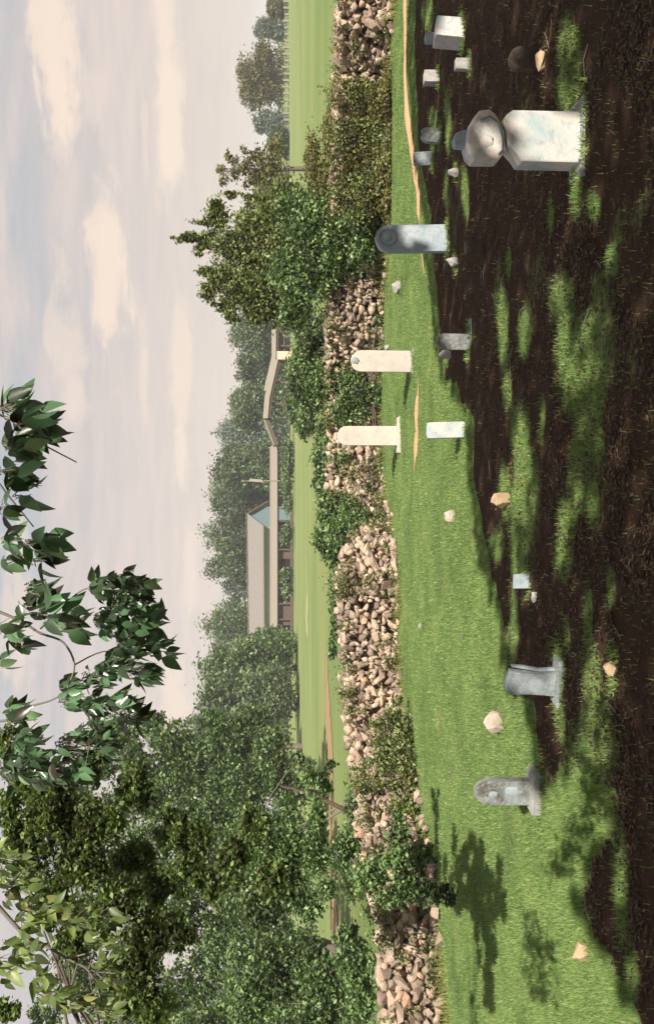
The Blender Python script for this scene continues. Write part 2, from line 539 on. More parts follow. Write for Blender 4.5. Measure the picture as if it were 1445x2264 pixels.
def sheet(name, pts, mat, wob=.05, lift=.006, seed=1, follow=True):
    """an irregular flat patch lying just above the ground; pts is a centre line of (px, py, half width in m)"""
    r = random.Random(seed)
    g = [(G(px, py), hw) for px, py, hw in pts]
    cs = []
    for i in range(len(g) - 1):
        n = max(2, int((g[i + 1][0] - g[i][0]).length / .12)) if follow else 14
        for k in range(n):
            f = k / n
            cs.append((g[i][0].lerp(g[i + 1][0], f), g[i][1] * (1 - f) + g[i + 1][1] * f))
    cs.append(g[-1])
    vs, fs = [], []
    for i, (c, hw) in enumerate(cs):
        a = cs[max(0, i - 1)][0]
        b_ = cs[min(len(cs) - 1, i + 1)][0]
        d = (b_ - a).normalized()
        nrm = Vector((-d.y, d.x, 0))
        e = min(1, i / 3, (len(cs) - 1 - i) / 3)
        h1 = hw * e * (1 + (float(vnoise(i, seed, 2.3, seed)) - .5) * wob * 10)
        h2 = hw * e * (1 + (float(vnoise(i, seed + 9, 2.3, seed + 5)) - .5) * wob * 10)
        for s in (-1, -.5, 0, .5, 1):
            p_ = c + nrm * (h1 if s < 0 else h2) * s
            z = float(gz(p_.x, p_.y)) + lift + (1 - abs(s)) * .004
            vs.append((p_.x, p_.y, z))
    for i in range(len(cs) - 1):
        for k in range(4):
            q = i * 5 + k
            fs.append((q, q + 1, q + 6, q + 5))
    o = link(name, mesh_np(name, vs, fs), mat)
    tag(o, kind='structure')
    return o


sheet('dirt_strip', [(892, -80, .19), (896, 60, .20), (898, 160, .20), (900, 230, .18), (907, 320, .16), (918, 390, .18), (924, 450, .22), (927, 497, .13)], M['soil_orange'], seed=2)
sheet('dirt_strip', [(932, 556, .05), (934, 585, .06), (936, 605, .03)], M['soil_orange'], seed=3)
sheet('dirt_strip', [(930, 835, .05), (926, 880, .13), (920, 920, .20), (922, 955, .16), (916, 1000, .22), (914, 1042, .06)], M['soil_orange'], seed=4)
sheet('dirt_track', [(722, 1440, .6), (724, 1560, 1.4), (732, 1700, 1.6), (734, 1850, 1.6), (738, 2000, 1.9), (745, 2150, 1.8), (748, 2400, 1.8)], M['soil_red'], seed=5, lift=.02)
sheet('field_path', [(679, 1215, .3), (680, 1270, .8), (681, 1330, .9), (677, 1360, 1.2), (682, 1400, .4)], M['path_pale'], seed=6, lift=.02)


# ------------------------------------------------------------------ tubes, trees, leaves
def tube_data(pts, rads, seg=6):
    pts = [Vector(p_) for p_ in pts]
    vs, fs = [], []
    for i, p_ in enumerate(pts):
        a = pts[max(0, i - 1)]
        b_ = pts[min(len(pts) - 1, i + 1)]
        d = (b_ - a).normalized()
        u = d.cross(Vector((.31, .17, .93)))
        if u.length < .1:
            u = d.cross(Vector((1, 0, 0)))
        u.normalize()
        v = d.cross(u)
        for k in range(seg):
            an = 2 * math.pi * k / seg
            vs.append(p_ + (u * math.cos(an) + v * math.sin(an)) * rads[i])
    for i in range(len(pts) - 1):
        for k in range(seg):
            k2 = (k + 1) % seg
            fs.append((i * seg + k, i * seg + k2, (i + 1) * seg + k2, (i + 1) * seg + k))
    return vs, fs


def tubes_mesh(name, tubes, seg=6):
    vs, fs = [], []
    for pts, rads in tubes:
        v, f = tube_data(pts, rads, seg)
        o_ = len(vs)
        vs += v
        fs += [tuple(i + o_ for i in q) for q in f]
    return mesh_np(name, [tuple(v) for v in vs], fs)


def limb(a, b_, r0, r1, sag=.0, n=6, seed=0, wob=.06):
    r = random.Random(seed)
    a, b_ = Vector(a), Vector(b_)
    ln = (b_ - a).length
    pts, rads = [], []
    for i in range(n + 1):
        f = i / n
        p_ = a.lerp(b_, f) + Vector((0, 0, sag * ln * math.sin(math.pi * f)))
        if 0 < i < n:
            p_ += Vector([r.uniform(-1, 1) for _ in range(3)]) * wob * ln / 3
        pts.append(p_)
        rads.append(r0 * (1 - f) + r1 * f)
    return pts, rads


def unit(n):
    v = rng.normal(size=(n, 3))
    return v / np.linalg.norm(v, axis=1, keepdims=True)


def leaf_quads(P, size, droop=.3, aspect=.55, up=.5):
    """P (n,3), size (n,) -> verts, faces of folded diamond leaves"""
    n = len(P)
    nrm = unit(n)
    nrm[:, 2] = np.abs(nrm[:, 2]) + up
    nrm /= np.linalg.norm(nrm, axis=1, keepdims=True)
    tip = unit(n)
    tip[:, 2] -= droop
    tip -= nrm * np.sum(tip * nrm, 1, keepdims=True)
    tip /= np.linalg.norm(tip, axis=1, keepdims=True) + 1e-6
    side = np.cross(nrm, tip)
    s = size[:, None]
    v0 = P - tip * s * .5
    v1 = P + side * s * aspect * .5 + nrm * s * .08
    v2 = P + tip * s * .5
    v3 = P - side * s * aspect * .5 + nrm * s * .08
    V = np.stack([v0, v1, v2, v3], 1).reshape(-1, 3)
    idx = np.arange(n)[:, None] * 4 + np.array([[0, 1, 2, 3]])
    return V, idx


def clump_points(ells, n, sub=28, spread=.16, hollow=.45):
    """ells: list of (centre, (rx, ry, rz)); points gather in sub-clumps in the outer shell"""
    vol = np.array([e[1][0] * e[1][2] for e in ells])
    vol = vol / vol.sum()
    out = []
    for (c, r), v in zip(ells, vol):
        k = max(30, int(n * v))
        ns = max(3, k // sub)
        d = unit(ns)
        rad = hollow + (1 - hollow) * rng.random(ns) ** .6
        cs = d * rad[:, None]
        which = rng.integers(0, ns, k)
        sig = spread * (0.5 + rng.random(ns))
        q = cs[which] + rng.normal(size=(k, 3)) * sig[which][:, None]
        q = q * np.array(r)[None, :] + np.array(c)[None, :]
        out.append(q)
    return np.concatenate(out)


def ells_px(lst, depth_scale=.9):
    """[(px, py, rpx, rpy, Y)] -> ellipsoids"""
    out = []
    for px, py, rx, ry, y in lst:
        c = A(px, py, y)
        k = y / F
        out.append((tuple(c), (ry * k, (rx + ry) * .5 * k * depth_scale, rx * k)))
    return out


def foliage(name, ells, n, size, mat, parent, droop=.3, aspect=.6, sub=28, spread=.16, hollow=.45, zmin=.03, up=.5, kind='stuff'):
    P = clump_points(ells, n, sub, spread, hollow)
    P = P[P[:, 2] > zmin]
    s = size * (0.6 + .8 * rng.random(len(P)))
    v, f = leaf_quads(P, s, droop, aspect, up)
    o = link(name, mesh_np(name, v, f), mat)
    if parent is not None:
        o.parent = parent
        o.matrix_parent_inverse = Matrix.Translation(-Vector(parent.location))
    if kind:
        o['kind'] = kind
    return o


def wood(name, tubes, parent, mat='bark', seg=6):
    o = link(name, tubes_mesh(name, tubes, seg), M[mat], smooth=True)
    if parent is not None:
        o.parent = parent
        o.matrix_parent_inverse = Matrix.Translation(-Vector(parent.location))
    return o


def tree(name, label, cat, base, ells, n, size, mat, group=None, trunk_r=.2, seed=0, trunk_top=None, **kw):
    base = Vector(base)
    o = empty(name, base, label, cat, group)
    tops = [Vector(e[0]) for e in ells]
    cen = sum(tops, Vector()) / len(tops)
    fork = Vector((base.x * .6 + cen.x * .4, base.y * .6 + cen.y * .4, base.z + (cen.z - base.z) * .5)) if trunk_top is None else Vector(trunk_top)
    tb = [limb(base - Vector((0, 0, .05)), fork, trunk_r, trunk_r * .65, 0, 6, seed, .05)]
    for k, tpt in enumerate(tops[:9]):
        tb.append(limb(fork, tpt, trunk_r * .3, trunk_r * .06, .08, 5, seed * 31 + k, .12))
    wood('trunk', tb, o)
    foliage('crown', ells, n, size, M[mat], o, kind=None, **kw)
    return o


# ------------------------------------------------------------------ buildings across the field
def prism(name, prof, y0, y1, mat, parent, xform=None):
    """extrude an (x, z) outline from y0 to y1"""
    n = len(prof)
    vs = [(x, y0, z) for x, z in prof] + [(x, y1, z) for x, z in prof]
    bm = bmesh.new()
    bv = [bm.verts.new(v) for v in vs]
    bm.faces.new(bv[:n])
    bm.faces.new(bv[n:])
    for i in range(n):
        j = (i + 1) % n
        bm.faces.new((bv[i], bv[j], bv[n + j], bv[n + i]))
    me = bm_mesh(bm, name)
    if xform is not None:
        me.transform(xform)
    o = link(name, me, mat, parent)
    return o


def box(name, x0, x1, y0, y1, z0, z1, mat, parent, xform=None):
    return prism(name, [(x0, z0), (x1, z0), (x1, z1), (x0, z1)], y0, y1, mat, parent, xform)


# grey-roofed barn; its right gable end is turned a little towards the camera
BY = 150.0
c0 = A(580, 1165, BY)
barn = empty('barn', (c0.x, c0.y, 0), 'long barn with pale grey roof and blue gable end across the field', 'barn', rz=math.radians(-30))
# local frame: +x right along the long wall, wall front at y=0, barn goes back in +y; near corner at the origin
BL, BW, EV, RG = 24.0, 5.6, 4.05, 6.05
box('wall', -BL, 0, .15, .35, 0, EV, M['board_cream'], barn)
prism('gable_wall', [(.15, 0), (BW - .1, 0), (BW - .1, EV - .35), (BW / 2, RG - .15), (.15, EV)], -.2, 0, M['board_blue'], barn,
      Matrix(((0, 1, 0, .05), (1, 0, 0, 0), (0, 0, 1, 0), (0, 0, 0, 1))))
box('back_wall', -BL, 0, BW - .3, BW - .1, 0, EV - .4, M['board_cream'], barn)
for s, (ya, za, yb, zb) in (('front', (-.5, EV - .22, BW / 2, RG)), ('rear', (BW / 2, RG, BW + .6, EV - .75))):
    prism('roof_plane', [(ya, za), (yb, zb), (yb, zb + .16), (ya, za + .16)], -BL - .3, .45, M['roof_grey'], barn,
          Matrix(((0, 1, 0, 0), (1, 0, 0, 0), (0, 0, 1, 0), (0, 0, 0, 1))))
prism('rake_board', [(BW / 2, RG + .2), (BW + .6, EV - .55), (BW + .6, EV - 1.0), (BW / 2, RG - .25)], .47, .6, M['dark_wood'], barn,
      Matrix(((0, 1, 0, 0), (1, 0, 0, 0), (0, 0, 1, 0), (0, 0, 0, 1))))
for k in range(24):
    prism('roof_seam', [(-.5, EV - .05), (BW / 2, RG + .17), (BW / 2, RG + .23), (-.5, EV + .01)], -.9 - k, -.84 - k, M['roof_cream'], barn, Matrix(((0, 1, 0, 0), (1, 0, 0, 0), (0, 0, 1, 0), (0, 0, 0, 1))))
box('ridge_cap', -BL - .3, .46, BW / 2 - .15, BW / 2 + .15, RG + .24, RG + .30, M['roof_cream'], barn)
for k in range(3):
    box('window', -17 - k * 2.2, -16.1 - k * 2.2, .08, .145, 1.4, 2.6, M['dark_wood'], barn)
for k in range(3):
    box('window', -5 - k * 5, -4 - k * 5, .08, .145, 1.4, 2.6, M['dark_wood'], barn)

# long open shed in front of it
SY = 138.0


def shx(py):
    return (1132 - py) / F * SY


def shz(px):
    return CAMZ - (px - 610) / F * SY


shed = empty('open_shed', (shx(1215), SY, 0), "long low open shed with greyish roof edge on dark posts before the barn", 'shed')
ox = shed.location.x
prism('roof', [(0, shz(613)), (0, shz(601)), (3.2, shz(596)), (3.2, shz(603))], shx(1455) - ox, shx(986) - ox, M['roof_cream'], shed,
      Matrix(((0, 1, 0, 0), (1, 0, 0, 0), (0, 0, 1, 0), (0, 0, 0, 1))))
box('beam', shx(1450) - ox, shx(990) - ox, .25, .45, shz(616.5), shz(613) - .01, M['dark_wood'], shed)
for py in (1005, 1040, 1068, 1096, 1124, 1152, 1182, 1215, 1262, 1300, 1335, 1370, 1405, 1445):
    box('post', shx(py) - ox - .09, shx(py) - ox + .09, .27, .43, 0, shz(616.5) - .01, M['dark_wood'], shed)
for a, b_ in ((1216, 1236), (1332, 1384), (1410, 1450)):
    box('wall_panel', shx(b_) - ox, shx(a) - ox, .9, 1.0, 0, shz(616), M['dark_wood'], shed)
box('back_wall', shx(1450) - ox, shx(1150) - ox, 2.9, 3.0, 0, shz(606), M['dark_wood'], shed)
box('sill_rail', shx(1450) - ox, shx(1090) - ox, .28, .36, .1, .42, M['dark_wood'], shed)

# gabled pavilion to the right of the shed
PY = 134.0


def pvx(py):
    return (1132 - py) / F * PY


def pvz(px):
    return CAMZ - (px - 610) / F * PY


pav = empty('gabled_pavilion', (pvx(880), PY, 0), 'cream roofed pavilion with a low asymmetric gable at the far edge of the field', 'pavilion')
ox = pav.location.x


def strip(name, pts, th, y0, y1, mat):
    top = [(pvx(py) - ox, pvz(px)) for px, py in pts]
    bot = [(pvx(py) - ox, pvz(px + th)) for px, py in reversed(pts)]
    return prism(name, top + bot, y0, y1, M[mat], pav)


strip('roof_plane', [(581, 926), (585, 880), (604, 796)], 11, -.6, 3.5, 'roof_cream')
strip('roof_plane', [(582, 856), (600, 778), (600, 717)], 10, 4.0, 7, 'roof_cream')
strip('roof_plane', [(604, 985), (583, 929)], 3, -.5, 3.4, 'fence_pale')
strip('fascia', [(607.3, 984), (586.3, 929.5)], 8, -.6, 3.0, 'dark_wood')
strip('fascia', [(592.3, 925), (596.3, 879), (615.3, 797)], 5, -.4, 3.0, 'dark_wood')
strip('fascia', [(610.3, 775), (610.3, 718)], 5, 4.2, 6.5, 'dark_wood')
for py in (720, 752, 800, 845, 892, 982):
    box('post', pvx(py) - ox - .12, pvx(py) - ox + .12, 4.6 if py < 790 else .2, 4.8 if py < 790 else .4, 0, pvz(616 if py > 950 else 614 if py < 840 else 600), M['dark_wood'], pav)
box('wall_panel', pvx(790) - ox, pvx(718) - ox, 5, 5.1, pvz(630), pvz(615), M['dark_wood'], pav)
box('brick_pier', pvx(797) - ox, pvx(779) - ox, -.9, -.2, 0, pvz(612), M['brick_pink'], pav)

pole = empty('signpost', A(645, 1064, 131.0) * 1.0, "thin white pole with a cream board near its tip, standing beside the blue barn gable", 'signpost')
pole.location.z = 0
PZ = 131.0
hz = CAMZ + (610 - 533) / F * PZ
lean = .35
link('pole', tubes_mesh('pole', [([(0, 0, 0), (.05, 0, hz * .5), (0, 0, hz)], [.09, .07, .05])]), M['fence_pale'], pole)
z0, z1 = CAMZ + (610 - 582) / F * PZ, CAMZ + (610 - 549) / F * PZ
prism('board', [(-.14, z0), (.18, z0 + .1), (.30, z1 - .2), (-.02, z1)], -.22, -.10, M['roof_cream'], pole)
link('crossarm', tubes_mesh('crossarm', [([(-.8, 0, CAMZ - .9), (.9, 0, CAMZ - .75)], [.05, .05])]), M['fence_pale'], pole)

# pale fence far right
FY = 185.0
f0 = (1132 - 440) / F * FY
f1 = (1132 + 40) / F * FY
fence = empty('rail_fence', ((f0 + f1) / 2, FY, 0), "low pale rail fence along the far edge of the empty field", 'fence')
fx0, fx1 = f0 - fence.location.x, f1 - fence.location.x
npost = 34
pm = None
for i in range(npost):
    x = fx0 + (fx1 - fx0) * i / (npost - 1)
    if pm is None:
        q = box('post', -.16, .16, -.09, .09, 0, .95, M['fence_pale'], fence)
        pm = q.data
    else:
        q = link('post', pm, None, fence)
    q.location = (x, 0, 0)
    q.scale = (1, 1, .75 + .5 * random.random())
for z in (.35, .7):
    box('rail', fx0, fx1, .10, .18, z, z + .09, M['fence_pale'], fence)

# ------------------------------------------------------------------ far trees
FT = [  # py, half width px, top px, base px, depth, mat, label
    (14, 30, 590, 636, 200, 'leaf_olive', "low round tree cut off by the photo's top edge, beyond the pale fence"),
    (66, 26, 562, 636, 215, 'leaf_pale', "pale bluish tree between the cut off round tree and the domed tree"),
    (170, 84, 520, 634, 190, 'leaf_olive', 'broad dark domed tree standing alone behind the pale fence'),
    (272, 26, 560, 636, 205, 'leaf_pale', "thin bluish tree between the broad domed tree and the spindly one"),
    (312, 34, 592, 640, 180, 'leaf_far', "low scrubby tree behind the fence, beside the spindly tree and the bluish one"),
    (430, 60, 560, 646, 150, 'leaf_tree', "rounded green tree between the spindly tree and the tallest wall thicket"),
    (735, 62, 508, 650, 172, 'leaf_far', "green tree behind the end of the pavilion roof nearest the wall thicket"),
    (815, 58, 520, 650, 175, 'leaf_far', 'green tree behind the middle of the pavilion roof'),
    (895, 62, 508, 650, 170, 'leaf_far', 'green tree behind the peak of the pavilion gable'),
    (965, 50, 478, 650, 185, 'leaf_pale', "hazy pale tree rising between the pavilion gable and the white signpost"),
    (1035, 62, 466, 650, 168, 'leaf_far', "full tree close beside the white signpost, next to the hazy pale tree"),
    (1105, 66, 456, 650, 176, 'leaf_far', 'tall tree behind the blue gable of the barn'),
    (1180, 62, 444, 650, 180, 'leaf_far', "tallest round tree behind the barn roof, next to its blue gable"),
    (1250, 48, 448, 650, 182, 'leaf_far', "narrow tree behind the middle of the barn roof"),
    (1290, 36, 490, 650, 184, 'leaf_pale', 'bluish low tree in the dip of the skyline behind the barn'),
    (1375, 62, 440, 652, 186, 'leaf_green', "broad green tree rising behind the far end of the barn roof"),
]
for i, (py, hw, top, bp, Y, mat, lab) in enumerate(FT):
    H = bp - top
    el_ = []
    rr = random.Random(i + 3)
    for k in range(9):
        f = rr.random()
        cx = top + H * (.24 + .52 * f)
        wv = hw * (.30 + .62 * math.sin(math.pi * min(1, (.28 + f * .6))))
        el_.append((cx, py + rr.uniform(-.6, .6) * wv, H * .21, hw * .5, Y + rr.uniform(-2, 2)))
    el_.append((top + H * .20, py + rr.uniform(-.2, .2) * hw, H * .19, hw * .55, Y))
    el_.append((bp - H * .2, py, H * .24, hw * .85, Y))
    tree('far_tree', lab, 'tree', (A(bp, py, Y).x, Y, 0), ells_px(el_), 14000, .48 if Y > 160 else .42, mat, 'trees along the far edge of the field', .35, i, hollow=.35, spread=.2)

# the far wood behind them reads as one mass
fe = []
rr = random.Random(99)
for py in range(400, 2300, 22):
    t_ = float(np.interp(py, [400, 600, 760, 900, 1000, 1240, 1300, 1360, 1600, 2300], [600, 560, 535, 530, 500, 475, 530, 470, 455, 470])) + rr.uniform(-10, 10)
    for f in (.2, .55, .85):
        fe.append((t_ + (650 - t_) * f, py + rr.uniform(-10, 10), 30, 24, 205 + rr.uniform(-6, 6)))
o = foliage('far_woodland', ells_px(fe), 80000, .75, M['leaf_far'], None, hollow=.2, spread=.25)
tag(o, 'continuous wood closing the view behind the barn and pavilion', 'wood')
# trees in front of and left of the barn
NT_ = [
    (1425, 36, 535, 650, 118, 'leaf_green', "small leafy green tree overlapping the end of the barn roof away from its gable", 5000),
    (1478, 78, 437, 652, 112, 'leaf_green', "big green tree standing where barn and shed end", 12000),
    (1560, 80, 440, 652, 104, 'leaf_far', "dark green tree on the field edge, second beyond the barn end", 10000),
    (1650, 80, 410, 655, 92, 'leaf_far', 'bluish green tree at the field edge behind the leaning trunk', 11000),
]
for i, (py, hw, top, bp, Y, mat, lab, n) in enumerate(NT_):
    H = bp - top
    rr = random.Random(i + 40)
    el_ = []
    for k in range(13):
        f = rr.random()
        cx = top + H * (.2 + .66 * f)
        el_.append((cx, py + rr.uniform(-.66, .66) * hw, H * .19, hw * .44, Y + rr.uniform(-2.5, 2.5)))
    el_.append((top + H * .17, py, H * .16, hw * .5, Y))
    tree('field_tree', lab, 'tree', (A(bp, py, Y).x, Y, 0), ells_px(el_), int(n * 1.6), .40, mat, "trees on the field edge past the barn", .3, i + 70, hollow=.35, spread=.2)

# spindly tree against the sky on the right
sp_y = 60.0
sb = A(640, 372, sp_y)
spin = empty('spindly_tree', (sb.x, sp_y, 0), "thin ragged tree with bare leader sticking out against the sky", 'tree')
tb = [limb((sb.x, sp_y, 0), A(482, 378, sp_y), .16, .03, 0, 8, 5, .02)]
el_ = []
for px, py, rx, ry in ((495, 400, 9, 12), (490, 372, 9, 16), (515, 352, 13, 14), (520, 385, 14, 18), (545, 370, 16, 26), (548, 405, 13, 14), (575, 350, 18, 26), (570, 395, 18, 26), (600, 372, 22, 45), (610, 330, 18, 26), (500, 340, 5, 9), (540, 330, 7, 10), (486, 400, 5, 8)):
    el_.append((px, py, rx, ry, sp_y))
    tb.append(limb(A(px + 25, 374, sp_y), A(px, py, sp_y), .04, .012, .03, 4, px, .1))
wood('trunk', tb, spin)
foliage('crown', ells_px(el_), 3000, .20, M['leaf_olive'], spin, kind=None, hollow=.1, spread=.3, sub=12)


# ------------------------------------------------------------------ bushes
def bush(name, label, base_px, lst, n, size, mat, cat='bush', stems=6, group=None, **kw):
    e = ells_px(lst)
    b_ = G(*base_px)
    Y = lst[0][4]
    base = Vector((A(base_px[0], base_px[1], Y).x, Y, 0))
    o = empty(name, base, label, cat, group)
    tb = []
    r = random.Random(n)
    for k in range(stems):
        tgt = Vector(e[r.randrange(len(e))][0])
        st = base + Vector((r.uniform(-.3, .3), r.uniform(-.1, .1), -.03))
        tb.append(limb(st, tgt, .022, .006, .05, 5, k + n, .12))
    wood('stem', tb, o)
    foliage('leaves', e, int(n * 1.7), size * 1.1, M[mat], o, kind=None, **kw)
    return o


# thicket on the wall, right of centre (two shrubs and a leader)
bush('wall_thicket', "tallest green thicket growing over the wall, its ragged shoots against the sky", (860, 540),
     [(570, 560, 60, 50, 24.5), (505, 545, 34, 34, 24.5), (490, 612, 30, 30, 24.5), (530, 640, 46, 40, 24.5), (600, 650, 50, 46, 24.5), (555, 495, 34, 36, 24.5), (610, 480, 44, 50, 24.5), (625, 430, 30, 34, 24.3), (640, 700, 26, 30, 24.2),
      (640, 550, 60, 70, 24.2), (425, 526, 22, 6, 24.5), (450, 530, 18, 14, 24.5), (455, 600, 14, 12, 24.5), (480, 480, 24, 30, 24.6), (460, 650, 18, 16, 24.6), (580, 690, 40, 24, 24.6), (505, 678, 22, 16, 24.6)] + [(a_ + (a_ * 13 + b_) % 17, b_, 9 + (a_ * 7 + b_) % 16, 6 + (a_ + b_) % 7, 24.5) for a_, b_ in ((432, 562), (446, 492), (462, 452), (500, 432), (448, 632), (462, 672), (414, 522), (500, 702), (548, 712), (436, 602), (546, 440), (590, 442), (470, 520), (440, 548), (530, 690), (478, 470), (404, 528))],
     18000, .082, 'leaf_tree', stems=16, sub=11, hollow=.1, spread=.3)
bush('wall_thicket', 'leafy green bush hanging in front of the wall behind the round topped grey headstone', (860, 500),
     [(700, 500, 55, 60, 22.3), (740, 560, 50, 55, 22.2), (660, 470, 45, 50, 22.5), (690, 610, 45, 50, 22.4), (780, 500, 45, 40, 21.8), (760, 450, 40, 40, 22), (800, 560, 28, 40, 21.8), (640, 600, 40, 50, 22.8), (650, 690, 30, 40, 23)],
     15000, .08, 'leaf_green', stems=8, sub=14, hollow=.2, spread=.22)
bush('wall_scrub', 'olive brown scrub covering the wall between the first bare stones and the spindly tree', (860, 300),
     [(770, 200, 35, 50, 22.3), (800, 270, 50, 55, 22.2), (760, 330, 40, 60, 22.3), (820, 350, 35, 50, 21.7), (790, 400, 50, 50, 21.8), (720, 390, 40, 50, 22.8), (835, 230, 22, 50, 21.4), (740, 270, 22, 60, 22.8), (700, 440, 30, 40, 22.8), (830, 440, 30, 40, 21.5), (850, 390, 30, 50, 21.2), (800, 300, 60, 40, 22.0), (780, 460, 50, 40, 21.8), (750, 180, 14, 40, 22.6), (800, 230, 30, 30, 22), (690, 350, 18, 60, 23), (730, 300, 20, 50, 22.8), (860, 460, 20, 40, 21)],
     12500, .065, 'leaf_olive', stems=12, sub=14, hollow=.2, spread=.22)
bush('wall_scrub', "yellowish weeds along the wall foot opposite the largest monument", (872, 420),
     [(860, 180, 14, 70, 21.0), (862, 300, 14, 70, 21.0), (866, 420, 16, 60, 21.0), (780, 370, 25, 40, 21.7), (850, 240, 16, 50, 21.1)], 3600, .07, 'leaf_dry', stems=14, sub=10, hollow=.1)
bush('wall_shrub', 'rounded dark green shrub spilling over the wall between the two white headstones', (830, 850),
     [(690, 780, 40, 50, 24.4), (720, 850, 45, 50, 24.2), (750, 800, 40, 50, 23.8), (780, 850, 32, 40, 23.5), (680, 870, 36, 40, 24.6), (740, 900, 36, 40, 24.2), (800, 870, 22, 26, 23.0), (660, 820, 26, 50, 25), (770, 760, 26, 22, 23.6)],
     12000, .075, 'leaf_green', stems=8, sub=14, hollow=.2, spread=.22)
bush('wall_shrub', 'low green creeper over the wall top behind the tallest white headstone', (830, 970),
     [(725, 960, 26, 40, 24.0), (745, 925, 22, 26, 23.9), (715, 1010, 24, 36, 24.2), (710, 1060, 18, 40, 24.4), (730, 990, 24, 30, 23.8), (760, 940, 18, 20, 23.4)], 3600, .08, 'leaf_green', stems=5, sub=18)
bush('wall_shrub', 'bushy green shrub filling the collapsed gap in the wall', (850, 1150),
     [(730, 1130, 28, 45, 22.6), (755, 1170, 36, 40, 22.4), (720, 1190, 24, 45, 23.0), (780, 1140, 30, 30, 22.0), (720, 1090, 20, 40, 23.2), (740, 1220, 24, 30, 22.8)], 6000, .08, 'leaf_green', stems=7, sub=18, hollow=.25)
bush('wall_shrub', "line of low weeds showing along the wall top past the gap", (850, 1330),
     [(738, 1310, 12, 50, 21.8), (745, 1370, 12, 50, 21.6), (735, 1430, 10, 30, 22)], 1200, .07, 'leaf_green', stems=5, sub=14)
bush('wall_foot_bush', "ragged dark green bush leaning on the wall foot opposite the pointed headstone", (930, 1640),
     [(870, 1590, 26, 24, 17.8), (895, 1630, 26, 34, 17.6), (860, 1680, 34, 34, 17.5), (910, 1700, 30, 40, 17.2), (925, 1760, 26, 34, 17.0), (895, 1790, 40, 36, 16.8), (838, 1640, 26, 6, 17.8), (826, 1685, 26, 6, 17.7), (945, 1640, 22, 8, 17.3), (955, 1720, 14, 22, 17), (850, 1735, 30, 8, 17.3), (925, 1585, 20, 8, 17.6), (940, 1820, 26, 34, 16.7), (850, 1640, 24, 30, 18.0), (935, 1600, 10, 12, 17.4), (945, 1690, 12, 16, 17.0), (835, 1600, 16, 14, 18.1), (880, 1550, 12, 12, 18), (955, 1780, 12, 20, 16.7), (965, 1860, 16, 30, 16.4), (940, 1900, 26, 34, 16.5), (900, 1880, 26, 34, 16.6)],
     6200, .056, 'leaf_tree', stems=10, sub=10, hollow=.1, spread=.3)
bush('wall_foot_bush', 'long brambles spilling over the wall stones behind the two white headstones', (850, 1010),
     [(740, 1040, 20, 40, 23.3), (770, 1120, 20, 26, 22.2), (800, 1150, 30, 20, 21.6), (760, 900, 30, 30, 23.4), (800, 920, 16, 20, 23), (830, 870, 16, 26, 22.8), (790, 740, 26, 26, 23.4), (740, 700, 24, 30, 23.8), (835, 700, 12, 30, 22.6), (836, 800, 10, 20, 22.6), (846, 1000, 8, 50, 22.6), (760, 1010, 12, 16, 23), (815, 1075, 10, 10, 22.4)],
     4200, .06, 'leaf_green', stems=16, sub=10, hollow=.1, spread=.35)
bush('wall_foot_bush', "wiry brown and green brambles over the wall between thicket and bare stones", (868, 330),
     [(800, 200, 40, 30, 21.6), (840, 280, 24, 40, 21.3), (780, 300, 40, 40, 21.8), (820, 400, 40, 40, 21.4), (760, 430, 30, 30, 22.2), (740, 220, 16, 30, 22.6), (860, 340, 14, 50, 21), (800, 480, 30, 30, 21.4)],
     5200, .055, 'leaf_tree', stems=30, sub=8, hollow=.05, spread=.4)
bush('wall_top_bush', "light green bush growing on the wall at the foot of the leaning trunk", (900, 1830),
     [(800, 1780, 34, 50, 17.9), (830, 1850, 40, 50, 17.4), (790, 1860, 30, 50, 17.8), (860, 1900, 36, 40, 16.9), (820, 1940, 40, 44, 17.0), (850, 1980, 26, 36, 16.7)],
     8000, .07, 'leaf_green', stems=8, sub=18, hollow=.25)
bush('wall_top_bush', "big mixed bush rising behind the wall end at the photo's bottom edge", (900, 2180),
     [(780, 2130, 50, 50, 18), (720, 2180, 50, 60, 18.4), (800, 2210, 36, 50, 17.6), (770, 2070, 30, 30, 18), (680, 2120, 50, 50, 19), (640, 2200, 50, 50, 19), (600, 2120, 50, 50, 19), (560, 2210, 50, 60, 19), (830, 2160, 16, 40, 17), (700, 2260, 60, 40, 18)],
     11000, .075, 'leaf_green', stems=9, sub=24, hollow=.2, spread=.15)
bush('wall_top_bush', 'feathery bush reaching down from the broad tree over the field track', (800, 1900),
     [(640, 1880, 30, 50, 24), (690, 1900, 30, 40, 24), (720, 1960, 24, 30, 23), (670, 1990, 26, 40, 24), (750, 1900, 24, 34, 22), (780, 1960, 26, 30, 21), (800, 1840, 22, 30, 21), (640, 1800, 26, 40, 26)],
     4200, .09, 'leaf_green', stems=8, sub=16, hollow=.1, spread=.25)
# shrubs under the shed and along the field edge
bush('field_shrub', 'row of green shrubs in front of the open shed posts', (650, 1160),
     [(636, 1010, 14, 40, 130), (632, 1060, 12, 30, 130), (636, 1110, 10, 30, 130), (632, 1180, 13, 26, 130), (634, 1275, 14, 20, 130), (634, 1310, 12, 20, 130)], 4200, .32, 'leaf_green', stems=4)
bush('field_shrub', 'light green bushes beyond the wall in front of the pavilion', (690, 820),
     [(668, 700, 24, 50, 62), (680, 790, 22, 50, 60), (664, 860, 22, 50, 60), (676, 930, 20, 40, 58), (655, 905, 18, 30, 66), (655, 690, 22, 30, 70), (700, 850, 22, 50, 52), (700, 740, 22, 50, 52)], 9000, .22, 'leaf_green', stems=4)

